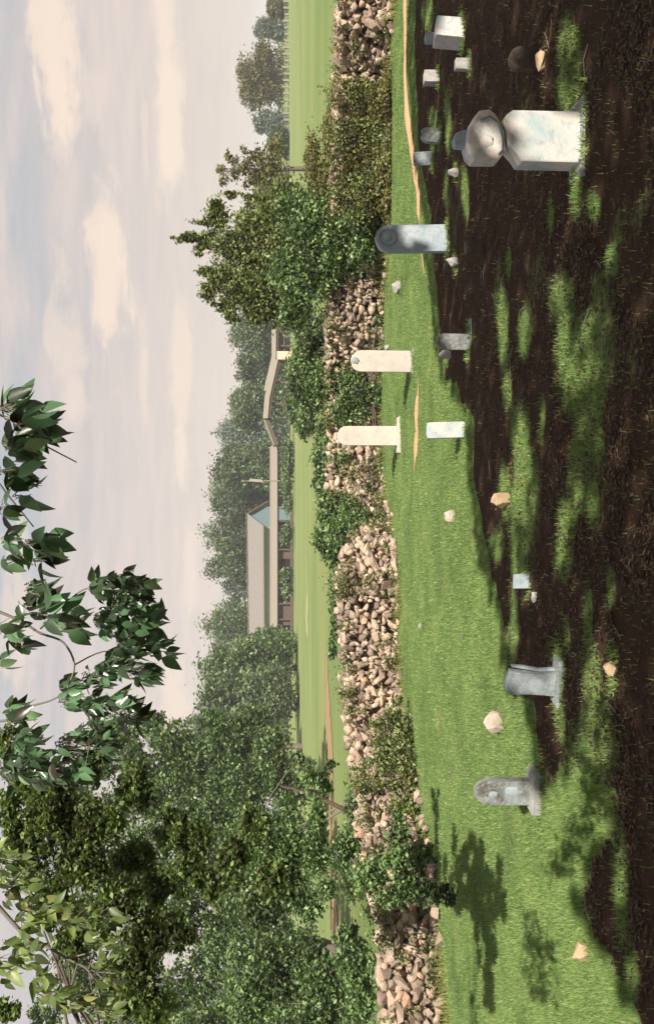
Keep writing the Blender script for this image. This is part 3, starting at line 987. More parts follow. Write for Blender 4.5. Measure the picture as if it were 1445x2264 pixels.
# ------------------------------------------------------------------ fieldstone wall
WP = [(872, -260, 742), (872, -60, 742), (868, 40, 744), (858, 160, 742), (852, 300, 738), (856, 450, 732), (850, 600, 725), (845, 740, 722), (835, 860, 722), (836, 930, 722), (840, 1000, 724),
      (844, 1060, 722), (848, 1105, 745), (856, 1140, 800), (862, 1165, 800), (870, 1195, 752), (876, 1280, 746), (880, 1400, 756), (884, 1500, 762), (888, 1580, 764), (892, 1620, 778), (900, 1700, 776),
      (916, 1750, 792), (940, 1850, 812), (955, 1950, 826), (964, 2040, 838), (972, 2120, 846), (984, 2264, 852), (1003, 2450, 860)]
path = []
for bp, py, tp in WP:
    g = G(bp, py)
    h = CAMZ - (tp - 610) / F * g.y * 1.005
    path.append((g, max(.2, h)))
seglen = [(path[i + 1][0] - path[i][0]).length for i in range(len(path) - 1)]
cum = np.concatenate([[0], np.cumsum(seglen)])
WL = cum[-1]


def wall_at(s):
    i = int(min(len(seglen) - 1, max(0, np.searchsorted(cum, s) - 1)))
    f = (s - cum[i]) / seglen[i]
    p_ = path[i][0].lerp(path[i + 1][0], f)
    h = path[i][1] * (1 - f) + path[i + 1][1] * f
    d = (path[i + 1][0] - path[i][0]).normalized()
    n = Vector((-d.y, d.x, 0))
    if n.y > 0:
        n = -n          # towards the camera
    return p_, h, d, n


def rock_mesh(name, seed, flat=1.0, n=13, rough=.22):
    r = random.Random(seed)
    bm = bmesh.new()
    for i in range(n):
        z = 1 - 2 * (i + .5) / n
        a = i * 2.39996 + r.uniform(-.3, .3)
        q = math.sqrt(1 - z * z)
        k = 1 + r.uniform(-rough, rough)
        v = Vector((q * math.cos(a), q * math.sin(a), z)) * k * .5
        # square the outline a little so that stones bed on each other
        v = Vector([math.copysign(abs(c_ * 2) ** .95 / 2, c_) for c_ in v])
        v.z *= flat
        bm.verts.new(v)
    res = bmesh.ops.convex_hull(bm, input=bm.verts)
    bmesh.ops.delete(bm, geom=[g for g in res['geom_interior'] if isinstance(g, bmesh.types.BMVert)], context='VERTS')
    me = bm_mesh(bm, name)
    return me


stone_meshes = []
for i in range(14):
    me = rock_mesh('stone', 100 + i, 1.0, 8 + i % 3, .5)
    me.materials.append(M['wall_stone'])
    stone_meshes.append(me)
wall = empty('fieldstone_wall', G(880, 1300), 'long rubble wall of tan fieldstones crossing the whole graveyard, sagging at a gap', 'wall')
wr = random.Random(11)
stones = []           # (size on screen, matrix)
s = 0.0
layer_dx = .17
for lay, (off, shrink) in enumerate(((0.0, 1.0), (-.27, .95), (-.46, .95))):
    z = 0.0
    row = 0
    while z < 1.35:
        hrow = wr.uniform(.06, .11) * (1.0 if lay == 0 else 1.3)
        s = wr.uniform(0, .2)
        while s < WL:
            p_, h, d, n = wall_at(s)
            big = 1.0
            u_px, u_py = topix(p_)
            if u_py < 180:
                big = 1.25
            if u_py > 2030:
                big = 1.15
            ln = wr.choice((.07, .08, .095, .11, .13, .16, .22)) * wr.uniform(.85, 1.15) * big * (1.25 if lay else 1)
            hh = hrow * wr.uniform(.85, 1.3) * (big if u_py < 180 else 1)
            top = h + wr.uniform(-.05, .04)
            if z + hh * .6 < top and (lay or wr.random() > .17):
                dep = wr.uniform(.18, .30)
                batter = (z / 1.2) * .12
                c = p_ + n * (off - batter - dep * .35 + wr.uniform(-.09, .07)) + d * (ln / 2) + Vector((0, 0, z + hh / 2 + wr.uniform(-.02, .02)))
                rot = Matrix.Rotation(math.atan2(d.y, d.x) + wr.uniform(-.25, .25), 4, 'Z') @ Matrix.Rotation(wr.uniform(-.7, .7), 4, 'X') @ Matrix.Rotation(wr.gauss(0, .42), 4, 'Y')
                mt = Matrix.Translation(c) @ rot @ Matrix.Diagonal((ln * 1.22, dep, hh * 1.4, 1))
                vis = ln * hh / (c.y ** 2) * (1 if lay == 0 else .1) * (1 if -20 < u_py < 2290 else 0)
                if lay and z + hh > h - .2:
                    vis *= 2
                stones.append((vis, mt, wr.randrange(14)))
            s += ln * (.92 if lay == 0 else .95)
        z += hrow * .92
        row += 1
# tumbled stones along the foot
for k in range(150):
    s = wr.uniform(0, WL)
    p_, h, d, n = wall_at(s)
    sz = wr.uniform(.07, .2)
    c = p_ + n * wr.uniform(.05, .42) + Vector((0, 0, sz * .22))
    mt = Matrix.Translation(c) @ Matrix.Rotation(wr.uniform(0, 6.28), 4, 'Z') @ Matrix.Rotation(wr.uniform(-.5, .5), 4, 'X') @ Matrix.Diagonal((sz * 1.2, sz, sz * .75, 1))
    u_px, u_py = topix(c)
    stones.append((sz * sz / c.y ** 2 * (.6 if -20 < u_py < 2290 else 0), mt, wr.randrange(14)))
stones.sort(key=lambda q: -q[0])
winv = Matrix.Translation(-Vector(wall.location))
for vis, mt, k in stones[:299]:
    o = bpy.data.objects.new('stone', stone_meshes[k])
    C.objects.link(o)
    o.parent = wall
    o.matrix_local = winv @ mt
geos = []
for me in stone_meshes:
    v = np.empty(len(me.vertices) * 3)
    me.vertices.foreach_get('co', v)
    geos.append((v.reshape(-1, 3), np.array([list(p_.vertices) for p_ in me.polygons])))
vs, fs, off = [], [], 0
for vis, mt, k in stones[299:]:
    m = np.array(winv @ mt)
    v, f = geos[k]
    vs.append(v @ m[:3, :3].T + m[:3, 3])
    fs.append(f + off)
    off += len(v)
o = link('rubble', mesh_np('rubble', np.concatenate(vs), np.concatenate(fs)), M['wall_stone'], wall)
tag(o, kind='stuff')

# ------------------------------------------------------------------ gravestones


def outline(kind, w_, h, r):
    hw = w_ / 2
    if kind == 'round':
        pts = [(-hw, 0), (-hw, h - hw * .92)]
        for i in range(1, 12):
            a = math.pi - math.pi * i / 12
            pts.append((hw * math.cos(a), h - hw * .92 + hw * .92 * math.sin(a)))
        pts += [(hw, h - hw * .92), (hw, 0)]
    elif kind == 'gothic':
        sh = h * .80
        pts = [(-hw, 0), (-hw, sh), (-hw * .86, h * .87), (-hw * .58, h * .935), (-hw * .22, h * .985), (0, h), (hw * .26, h * .985), (hw * .62, h * .93), (hw * .88, h * .86), (hw, sh), (hw, 0)]
    elif kind == 'flat':
        pts = [(-hw, 0), (-hw * 1.0, h * .93), (-hw * .93, h * .985), (-hw * .3, h), (hw * .4, h * .995), (hw * .95, h * .98), (hw, h * .93), (hw, 0)]
    elif kind == 'waist':
        pts = [(-hw, 0), (-hw * .90, h * .35), (-hw * .86, h * .6), (-hw * .98, h * .88), (-hw * .94, h * .94), (-hw * .35, h), (hw * .5, h * .97), (hw * .98, h * .93), (hw * .84, h * .7), (hw * .84, h * .45), (hw, 0)]
    elif kind == 'broken':
        pts = [(-hw, 0), (-hw * .96, h * .72), (-hw * .7, h * .90), (-hw * .2, h), (hw * .3, h * .93), (hw * .75, h * .98), (hw, h * .8), (hw * .97, 0)]
    else:
        pts = [(-hw, 0), (-hw * .98, h), (hw * .98, h * .98), (hw, 0)]
    return [(x + r.uniform(-1, 1) * w_ * .012, z + (r.uniform(-1, 1) * h * .006 if z > 0 else 0)) for x, z in pts]


def slab_mesh(name, pts, th, bev=.008):
    bm = bmesh.new()
    fr = [bm.verts.new((x, -th / 2, z)) for x, z in pts]
    f = bm.faces.new(fr)
    ex = bmesh.ops.extrude_face_region(bm, geom=[f])
    bmesh.ops.translate(bm, verts=[v for v in ex['geom'] if isinstance(v, bmesh.types.BMVert)], vec=(0, th, 0))
    bmesh.ops.recalc_face_normals(bm, faces=bm.faces)
    ed = [e for e in bm.edges if len(e.link_faces) == 2 and e.calc_face_angle() > .7]
    bmesh.ops.bevel(bm, geom=ed, offset=bev, segments=2, affect='EDGES', profile=.6)
    return bm_mesh(bm, name)


def gravestone(name, label, top, base, pyl, pyr, kind, th, mat, yaw=0, lean_x=0, lean_y=0, plinth=None, group=None, cat='gravestone', below=.05, seed=0):
    """pyl > pyr: left and right edge in the photograph (the photograph lies on its side)"""
    pc = (pyl + pyr) / 2
    g = G(base, pc)
    d = g.y
    w_ = abs(pyl - pyr) / F * d / math.cos(yaw)
    h = (base - top) / F * d * 1.01
    g.z = float(gz(g.x, g.y))
    o = empty(name, (g.x, g.y + th / 2, g.z), label, cat, group, rz=yaw)
    r = random.Random(seed + int(top))
    me = slab_mesh('slab', outline(kind, w_, h + below, r), th, .007 + .006 * min(1, w_))
    q = link('slab', me, M[mat], o, (0, 0, -below))
    q.rotation_euler = (lean_x, lean_y, 0)
    if plinth:
        pw0, pw1, ph, pd, pm_ = plinth      # left/right edge in photo px, height m, depth m
        x0 = (1132 - pw0) / F * d - g.x
        x1 = (1132 - pw1) / F * d - g.x
        me = slab_mesh('plinth', [(x0, 0), (x0 + .01, ph), (x1 - .015, ph * .93), (x1, 0)], pd, .012)
        q2 = link('plinth', me, M[pm_], o, (0, -.02, -.045))
    return o, w_, h


def ring(name, parent, mat, x, z, r, th, depth, seg=20):
    bm = bmesh.new()
    for i in range(seg):
        a = 2 * math.pi * i / seg
        for k in range(6):
            b_ = 2 * math.pi * k / 6
            rr = r + th * math.cos(b_)
            bm.verts.new((x + rr * math.cos(a), depth + th * .7 * math.sin(b_), z + rr * math.sin(a)))
    bm.verts.ensure_lookup_table()
    for i in range(seg):
        for k in range(6):
            bm.faces.new((bm.verts[i * 6 + k], bm.verts[i * 6 + (k + 1) % 6], bm.verts[((i + 1) % seg) * 6 + (k + 1) % 6], bm.verts[((i + 1) % seg) * 6 + k]))
    return link(name, bm_mesh(bm, name), mat, parent, smooth=True)


def relief(name, parent, mat, x, z, rx, rz_, y, seed):
    """low carved relief, a raised lumpy oval"""
    r = random.Random(seed)
    bm = bmesh.new()
    bmesh.ops.create_icosphere(bm, subdivisions=2, radius=1)
    for v in bm.verts:
        k = 1 + r.uniform(-.18, .18)
        v.co = Vector((x + v.co.x * rx * k, y + v.co.y * .012 * k, z + v.co.z * rz_ * k))
    return link(name, bm_mesh(bm, name), mat, parent, smooth=True)


# monument with urn: body, neck, eight sided head and finial
g = G(1290, 298)
d = g.y
k_ = d / F
mon = empty('urn_monument', (g.x, g.y + .14, float(gz(g.x, g.y))), 'largest monument, pale block with pointed shoulders under an eight sided head and finial', 'monument', rz=math.radians(-4))


def mz(px):
    return (1290 - px) * k_


def mx_(py):
    return (298 - py) * k_


body = [(mx_(356), -.03), (mx_(355), mz(1158)), (mx_(340), mz(1148)), (mx_(318), mz(1127)), (mx_(306), mz(1124.5)), (mx_(288), mz(1122)), (mx_(266), mz(1112)), (mx_(252), mz(1122)), (mx_(242), mz(1136)), (mx_(243), -.03)]
link('body', slab_mesh('body', body, .27, .014), M['marble_mixed'], mon)
head = [(mx_(312), mz(1121)), (mx_(332), mz(1122)), (mx_(350), mz(1109)), (mx_(351), mz(1052)), (mx_(338), mz(1040)), (mx_(318), mz(1034)), (mx_(290), mz(1036)), (mx_(262), mz(1048)), (mx_(243), mz(1062)), (mx_(240), mz(1085)), (mx_(250), mz(1098)), (mx_(262), mz(1106)), (mx_(268), mz(1109)), (mx_(290), mz(1119))]
link('head', slab_mesh('head', head, .24, .02), M['marble_mixed'], mon, (0, -.005, .002))
fin = [(mx_(318), mz(1037)), (mx_(316), mz(1012)), (mx_(300), mz(1008)), (mx_(286), mz(1014)), (mx_(280), mz(1030)), (mx_(279), mz(1040))]
link('finial', slab_mesh('finial', fin, .12, .014), M['marble_blue'], mon, (0, .01, .001))
link('carving', tubes_mesh('carving', [([(mx_(262 + 4), -.138, mz(1062)), (mx_(258), -.14, mz(1085)), (mx_(270), -.138, mz(1102)), (mx_(300), -.138, mz(1111)), (mx_(330), -.138, mz(1112)), (mx_(340), -.134, mz(1104))], [.004, .007, .007, .007, .006, .004])], 6), M['slate'], mon, smooth=True)
link('plinth', slab_mesh('plinth', [(mx_(386), -.03), (mx_(384), .035), (mx_(214), .05), (mx_(206), -.03)], .42, .012), M['plinth'], mon, (0, -.03, -.035))
relief('carving', mon, M['marble_mixed'], mx_(312), mz(1078), .045, .06, -.122, 12)

o, w_, h = gravestone('headstone', "tall grey round topped headstone with a carved ring at its head", 828, 988, 556, 495, 'round', .09, 'marble_blue', math.radians(6), lean_y=math.radians(-1.5), seed=1)
ring('carved_ring', o, M['slate'], -.01, h * .83, w_ * .31, .012, -.046)
relief('carving', o, M['marble_blue'], 0, h * .83, w_ * .17, w_ * .17, -.042, 4)
o, w_, h = gravestone('headstone', 'bright white round topped headstone with a dark spot carved near its top', 778, 914, 822, 775, 'round', .08, 'marble_white', math.radians(-3), seed=2,
                      plinth=(826, 768, .07, .22, 'plinth'))
relief('carving', o, M['slate'], .0, h * .93, w_ * .16, w_ * .20, -.041, 5)
o, w_, h = gravestone('headstone', 'bright plain white round topped headstone on a wide low base near the wall', 748, 884, 985, 942, 'round', .08, 'marble_white', 0, seed=3,
                      plinth=(1002, 920, .09, .26, 'marble_white'))
gravestone('headstone', 'short flat topped white headstone standing where the lawn meets the shade', 945, 1029, 967, 931, 'flat', .08, 'marble_mixed', math.radians(4), lean_y=math.radians(-2), seed=4)
gravestone('headstone', 'bluish weathered headstone in the shade with a broken piece propped beside it', 960, 1036, 773, 737, 'broken', .08, 'lichen_slate', math.radians(-5), seed=5,
           plinth=(802, 697, .05, .2, 'slate'))
gravestone('headstone', "small dark grey headstone between the low bluish slab and the white cube", 930, 975, 316, 282, 'broken', .08, 'lichen_slate', math.radians(8), seed=6)
gravestone('headstone', 'low bluish slab straddling the orange dirt strip', 912, 956, 361, 332, 'flat', .08, 'slate', math.radians(-12), lean_y=math.radians(-5), seed=7)
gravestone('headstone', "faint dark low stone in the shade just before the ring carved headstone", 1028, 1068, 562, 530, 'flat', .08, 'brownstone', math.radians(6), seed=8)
o, w_, h = gravestone('headstone', "grey flat topped headstone with hollowed edge and wide base in the shade", 1116, 1236, 1541, 1486, 'waist', .09, 'slate', math.radians(-14), lean_y=math.radians(3), seed=9,
                      plinth=(1566, 1452, .08, .24, 'slate'))
link('edge_strip', slab_mesh('edge_strip', [(w_ * .50, 0), (w_ * .44, h * .4), (w_ * .52, h * .72), (w_ * .58, h * .94), (w_ * .64, h * .95), (w_ * .62, h * .7), (w_ * .52, h * .42), (w_ * .62, 0)], .05, .006), M['marble_blue'], o, (0, .035, -.02)).rotation_euler = (0, math.radians(3), 0)
o, w_, h = gravestone('headstone', "pointed top blotched headstone on a broad base, nearest the photo's bottom edge", 1046, 1190, 1780, 1724, 'gothic', .10, 'lichen_slate', math.radians(-10), seed=10,
                      plinth=(1802, 1704, .13, .26, 'plinth'))
relief('carving', o, M['slate'], -.01, h * .72, w_ * .24, w_ * .26, -.043, 9)
relief('carving', o, M['marble_blue'], .02, h * .42, w_ * .25, h * .16, -.042, 8)

# block headstones in the shade at right
gravestone('stone_block', "big pale block tilted in the shade, nearest the photo's top edge", 960, 1021, 92, 40, 'block', .24, 'marble_mixed', math.radians(18), lean_y=math.radians(4), seed=11, cat='stone block')
gravestone('stone_block', "narrow pale stub standing against the side of the big tilted block", 940, 1000, 92, 72, 'block', .10, 'marble_blue', math.radians(10), seed=12, cat='stone block')
gravestone('stone_block', 'small bright white cube nearest the orange dirt strip', 938, 971, 182, 154, 'block', .15, 'rock_white', math.radians(6), seed=13, cat='stone block')
gravestone('stone_block', "small white block between the big tilted block and the bright white cube", 1004, 1039, 150, 126, 'block', .14, 'rock_white', math.radians(-8), seed=14, cat='stone block')
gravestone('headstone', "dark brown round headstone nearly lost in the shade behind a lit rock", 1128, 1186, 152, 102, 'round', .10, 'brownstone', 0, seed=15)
gravestone('stone_block', "bluish square block alone at the shade's edge below the open lawn", 1140, 1173, 1303, 1270, 'block', .14, 'marble_blue', math.radians(5), seed=16, cat='stone block')


# ------------------------------------------------------------------ loose rocks
def rock(label, px, py, wpx, hpx, mat, seed, depth=1.0, name='loose_rock', rot=0.0, sink=.2):
    g = G(px + hpx / 2, py)
    k_ = g.y / F
    sx_, sz_ = wpx * k_, hpx * k_
    me = rock_mesh('rock', seed, 1.0, 16, .3)
    bm = bmesh.new()
    bm.from_mesh(me)
    bmesh.ops.subdivide_edges(bm, edges=bm.edges, cuts=1, use_grid_fill=True)
    r = random.Random(seed)
    for v in bm.verts:
        v.co *= 1 + r.uniform(-.07, .07)
    bmesh.ops.bevel(bm, geom=bm.edges[:], offset=.01, segments=1, affect='EDGES')
    me = bm_mesh(bm, 'rock')
    me.transform(Matrix.Rotation(rot, 4, 'Y') @ Matrix.Identity(4))
    me.transform(Matrix.Diagonal((sx_ * 1.1, sx_ * depth, sz_ * 1.15, 1)))
    o = link(name, me, M[mat])
    o.location = (g.x, g.y + sx_ * depth * .4, sz_ * (.5 - sink) + float(gz(g.x, g.y)))
    tag(o, label, 'rock')
    return o


rock('large cream rock on the sunny lawn between the pointed and the flat topped headstones', 1088, 1602, 46, 50, 'rock_pale', 3, .8, rot=.5)
rock("tan triangular rock just inside the shade, at the lawn's edge", 1107, 1104, 34, 42, 'rock_tan', 5, .8, rot=.3)
rock("pinkish rock half sunk in the lawn near the tan triangular rock", 997, 1141, 30, 26, 'rock_pale', 8, .8)
rock('tiny white pebble stone alone on the open lawn', 927, 1383, 15, 12, 'rock_white', 9)
rock("flat brown rock in the dark foreground before the flat topped headstone", 1348, 1482, 30, 34, 'rock_tan', 12, 1.2)
rock("orange tan rock in the grass near the photo's bottom edge", 1284, 2112, 48, 38, 'rock_tan', 15, .9, rot=.8)
rock("white rock at the wall foot between ring carved and spotted white headstones", 873, 634, 28, 24, 'rock_white', 17)
rock("little white rock touching the side of the spotted white headstone", 855, 768, 14, 13, 'rock_white', 18)
rock('pale angular rock behind the finial of the largest monument', 1001, 378, 20, 26, 'rock_white', 21)
rock("pale bluish rock at the foot of the ring carved headstone", 996, 577, 22, 28, 'rock_white', 23)
rock("white broken fragment leaning beside the bluish weathered headstone", 982, 784, 18, 34, 'rock_white', 26, .5)
rock("cream rock lit by a sun fleck before the dark brown headstone", 1198, 128, 52, 22, 'rock_tan', 29, .7)
rock("small pale rock lying beside the bluish square block", 1183, 1320, 26, 14, 'rock_white', 31)
rock("low grey rock at the end of the largest monument base", 1290, 378, 26, 20, 'plinth', 33)

# ------------------------------------------------------------------ grass
def blades(n, xr, yr, hmin, hmax, keep, mat, name, width=.010, seed=0):
    r = np.random.default_rng(seed)
    # even density on screen rather than on the ground: more blades near the camera
    u = r.random(n)
    y = 1 / (1 / yr[0] + u * (1 / yr[1] - 1 / yr[0]))
    x = (r.random(n) * (xr[1] - xr[0]) + xr[0]) * y / 20
    k = keep(x, y, r)
    x, y = x[k], y[k]
    n = len(x)
    z = gz(x, y)
    h = hmin + (hmax - hmin) * r.random(n) ** 1.5
    a = r.random(n) * 2 * math.pi
    bend = r.random(n) * .6 * h
    ba = r.random(n) * 2 * math.pi
    wd = width * (.7 + .6 * r.random(n)) * (y / 12) ** .5
    dx, dy = np.cos(a) * wd / 2, np.sin(a) * wd / 2
    v0 = np.stack([x - dx, y - dy, z - .005], 1)
    v1 = np.stack([x + dx, y + dy, z - .005], 1)
    v2 = np.stack([x + np.cos(ba) * bend, y + np.sin(ba) * bend, z + h], 1)
    V = np.stack([v0, v1, v2], 1).reshape(-1, 3)
    f = np.arange(n * 3).reshape(-1, 3)
    o = link(name, mesh_np(name, V, f), mat)
    tag(o, kind='stuff')
    return o


dirt_polys = [(902, 0, 14), (930, 470, 12)]


def keep_lawn(x, y, r):
    px, py, ok = ground_pix(x, y)
    lit = np.zeros(len(x))
    for cx, cy, rx, ry in LIT:
        lit = np.maximum(lit, np.exp(-(((px - cx) / (rx * 1.5)) ** 2 + ((py - cy) / (ry * 1.2)) ** 2)))
    ins = in_poly(px - 14, py, SHADE)
    pr = np.where(ins, .02 + .95 * np.clip(lit - .25, 0, 1), 1.0)
    # bare soil strips
    strip_ = (np.interp(py, [-80, 160, 320, 390, 500, 505, 555, 605], [892, 899, 908, 920, 928, 0, 933, 936]) - px)
    pr = np.where((np.abs(strip_) < 3 + 4 * vnoise(x, y, .15, 5)) & (py < 605), .06, pr)
    strip2 = np.interp(py, [834, 835, 920, 1000, 1042, 1043], [0, 930, 920, 916, 914, 0]) - px
    pr = np.where(np.abs(strip2) < 4.5, .15, pr)
    return r.random(len(x)) < pr


o = blades(330000, (-10.5, 10.5), (6.2, 24.0), .02, .055, keep_lawn, M['grass_blade'], 'lawn_grass', .011, 5)
tag(o, 'short bright green grass covering the graveyard lawn', 'grass')


def keep_foot(x, y, r):
    px, py, ok = ground_pix(x, y)
    b_ = np.interp(py, [w_[1] for w_ in WP], [w_[0] for w_ in WP])
    dd = px - b_
    return (dd > -6) & (dd < 9) & (vnoise(x, y, .5, 77) > .35) | ((dd < -4) & (dd > -40) & (r.random(len(x)) < .2))


o = blades(150000, (-10.5, 10.5), (12.0, 30.0), .06, .22, keep_foot, M['grass_dry'], 'tall_grass', .012, 6)
tag(o, 'taller unmown grass along the foot of the stone wall', 'grass')


feet = [(1290, 298, .45), (990, 525, .25), (915, 798, .22), (884, 962, .25), (1030, 949, .22), (1036, 755, .25), (976, 300, .2), (957, 346, .2), (1240, 1510, .35), (1195, 1752, .35), (1021, 66, .3), (971, 168, .15), (1039, 138, .15),
        (1173, 1287, .15), (1113, 1602, .2), (1125, 1104, .2), (1012, 1141, .18), (935, 1383, .08), (1364, 1482, .18), (1308, 2112, .2), (887, 634, .16), (1012, 378, .12), (1008, 577, .14), (992, 784, .14)]
r_ = np.random.default_rng(41)
pts = []
for px_, py_, rad in feet:
    gb = G(px_, py_)
    k = int(700 * rad / .25 * (1 if px_ < 1000 else .5))
    a = r_.random(k) * 2 * np.pi
    q = rad * (.55 + .6 * r_.random(k) ** 1.5)
    pts.append(np.stack([gb.x + np.cos(a) * q, gb.y + .06 + np.sin(a) * q * .55, np.zeros(k)], 1))
pts = np.concatenate(pts)
n = len(pts)
pts[:, 2] = gz(pts[:, 0], pts[:, 1])
a = r_.random(n) * 6.28
hh = .02 + .05 * r_.random(n) ** 2
wd = .008
bend = r_.normal(size=(n, 2)) * .02
Vv = np.stack([pts + np.stack([-np.cos(a) * wd, -np.sin(a) * wd, a * 0 - .01], 1), pts + np.stack([np.cos(a) * wd, np.sin(a) * wd, a * 0 - .01], 1), pts + np.stack([bend[:, 0], bend[:, 1], hh], 1)], 1).reshape(-1, 3)
o = link('grass_tufts', mesh_np('grass_tufts', Vv, np.arange(n * 3).reshape(-1, 3)), M['grass_blade'])
tag(o, 'longer grass left unmown round the feet of stones and rocks', 'grass', kind='stuff')


# dead leaves and broken twigs on the ground painted brown for shade
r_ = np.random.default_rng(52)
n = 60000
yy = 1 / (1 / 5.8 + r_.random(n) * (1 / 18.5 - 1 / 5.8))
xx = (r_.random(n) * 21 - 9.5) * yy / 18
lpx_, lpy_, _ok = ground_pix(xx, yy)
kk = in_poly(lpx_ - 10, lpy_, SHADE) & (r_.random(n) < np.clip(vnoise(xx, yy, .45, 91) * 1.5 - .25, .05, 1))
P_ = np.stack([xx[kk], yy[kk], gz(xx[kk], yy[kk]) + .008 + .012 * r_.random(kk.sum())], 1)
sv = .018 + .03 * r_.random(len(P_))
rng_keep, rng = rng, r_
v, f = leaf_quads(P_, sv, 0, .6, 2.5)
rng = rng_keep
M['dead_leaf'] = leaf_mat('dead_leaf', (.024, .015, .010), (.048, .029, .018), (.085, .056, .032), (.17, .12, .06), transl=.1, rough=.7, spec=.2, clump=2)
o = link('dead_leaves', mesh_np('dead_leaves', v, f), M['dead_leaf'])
tag(o, 'dead brown leaves scattered over ground tinted brown for shade', 'leaf litter', kind='stuff')
tw = []
rr = random.Random(8)
for k in range(70):
    y = rr.uniform(6.8, 15)
    x = rr.uniform(-.42, .46) * y
    a = rr.uniform(0, 3.14)
    l_ = rr.uniform(.08, .35)
    z = float(gz(x, y)) + .012
    tw.append(([(x, y, z), (x + math.cos(a) * l_ * .5, y + math.sin(a) * l_ * .5, z + .012), (x + math.cos(a + .3) * l_, y + math.sin(a + .3) * l_, z)], [.005, .004, .002]))
o = link('fallen_twigs', tubes_mesh('fallen_twigs', tw, 4), M['twig'])
tag(o, 'broken twigs lying in the shaded grass', 'twigs', kind='stuff')

# weeds rooted between the stones
wd_pts = []
rr = random.Random(77)
for k in range(340):
    s_ = rr.uniform(0, WL)
    p_, h, d, n_ = wall_at(s_)
    z = rr.choice((rr.uniform(.02, .2), rr.uniform(0, h), h))
    c = p_ + n_ * rr.uniform(-.05, .16) + Vector((0, 0, z))
    q = rr.uniform(.05, .17)
    wd_pts.append((tuple(c), (q, q * .8, q * rr.uniform(.7, 1.5))))
o = foliage('wall_weeds', wd_pts, 19000, .052, M['leaf_tree'], None, sub=14, hollow=.05, spread=.4)
tag(o, 'small dry weeds and creeper tufts rooted between the wall stones', 'weeds')


# ------------------------------------------------------------------ left hand trees
def LT(name, label, base, lst, n, size, mat, tr, seed, **kw):
    return tree(name, label, 'tree', base, ells_px(lst), n, size, mat, "big trees by the wall end", tr, seed, **kw)


LT('broad_tree', "broad leafy tree behind the wall, its skyline stepping down to the field trees", (A(700, 1760, 46).x, 46, 0),
   [(380, 1640, 50, 46, 46), (420, 1700, 60, 60, 46), (500, 1650, 60, 60, 46), (520, 1740, 70, 60, 45), (600, 1700, 50, 60, 45), (600, 1640, 40, 36, 45), (640, 1760, 40, 50, 45), (350, 1740, 60, 56, 46),
    (440, 1800, 70, 60, 45), (540, 1830, 70, 60, 45), (300, 1690, 40, 50, 46), (640, 1830, 40, 40, 45), (470, 1590, 30, 26, 46), (560, 1590, 40, 30, 46), (680, 1700, 20, 30, 44), (260, 1620, 40, 40, 47), (330, 1600, 40, 30, 47)],
   66000, .16, 'leaf_green', .14, 3, sub=30, hollow=.25, spread=.12)
LT('broad_tree', "tall dense tree behind the wall, filling the photo's bottom edge", (A(760, 2100, 30).x, 30, 0),
   [(340, 1880, 80, 70, 32), (450, 1900, 70, 70, 31), (560, 1920, 60, 60, 30), (420, 1990, 70, 60, 31), (540, 2010, 70, 60, 30), (480, 2080, 70, 70, 30), (600, 2080, 60, 60, 29), (420, 2180, 80, 70, 30), (560, 2180, 80, 70, 29),
    (340, 2240, 80, 60, 31), (660, 2180, 50, 60, 28), (650, 1960, 40, 40, 29), (250, 1800, 50, 60, 33), (220, 1700, 40, 40, 34), (680, 2090, 30, 40, 28), (300, 2100, 60, 60, 31), (500, 2260, 80, 60, 29), (180, 1860, 60, 60, 33), (700, 2240, 60, 50, 28),
    (600, 1850, 40, 40, 31), (380, 2040, 60, 60, 30), (620, 2240, 60, 60, 28), (440, 2280, 70, 60, 30), (240, 2200, 70, 70, 32), (260, 1940, 70, 70, 32), (700, 2150, 50, 50, 27), (740, 2230, 50, 50, 27), (560, 2100, 60, 60, 29), (160, 1780, 50, 60, 33), (120, 1960, 50, 60, 33), (200, 2020, 60, 60, 32), (170, 2140, 60, 70, 32), (330, 1960, 60, 60, 32), (240, 1640, 40, 40, 34), (100, 2240, 40, 40, 32), (330, 1780, 50, 50, 33)],
   98000, .112, 'leaf_green', .20, 4, sub=30, hollow=.2, spread=.11)
LT('near_tree', "dark olive leafed crown hanging nearest, before the tall dense tree", (A(1000, 2480, 8).x - .6, 8, 0),
   [(a_, b_, c_, d_, y_ * .68) for a_, b_, c_, d_, y_ in [(60, 1720, 50, 60, 11.5), (110, 1800, 60, 70, 11), (200, 1820, 60, 60, 11), (180, 1900, 60, 60, 11), (60, 1880, 60, 60, 11), (290, 1900, 50, 50, 11.5), (260, 1980, 60, 50, 11), (350, 1960, 40, 50, 11.5), (330, 2060, 60, 50, 11), 
    (300, 1740, 40, 50, 11.5), (380, 1840, 40, 50, 11.5), (200, 1700, 30, 40, 11.5), (300, 2150, 60, 60, 11), (120, 1990, 40, 50, 11), (420, 1930, 40, 50, 11.5), (520, 1900, 40, 60, 11.5), (560, 1830, 30, 50, 11.5), (600, 1940, 34, 50, 11.5), (340, 2230, 50, 40, 11), (30, 1650, 40, 40, 11), (20, 1800, 30, 50, 11), (130, 1720, 40, 40, 11), (240, 1820, 40, 40, 11), (160, 2080, 40, 40, 11), (270, 2230, 40, 30, 11), (400, 2060, 30, 40, 11), (440, 1850, 30, 40, 11.5), (480, 1960, 30, 40, 11.5), (20, 2240, 30, 30, 11)]],
   44000, .045, 'leaf_near', .045, 5, trunk_top=(A(240, 2400, 8)), sub=30, hollow=.1, spread=.14)

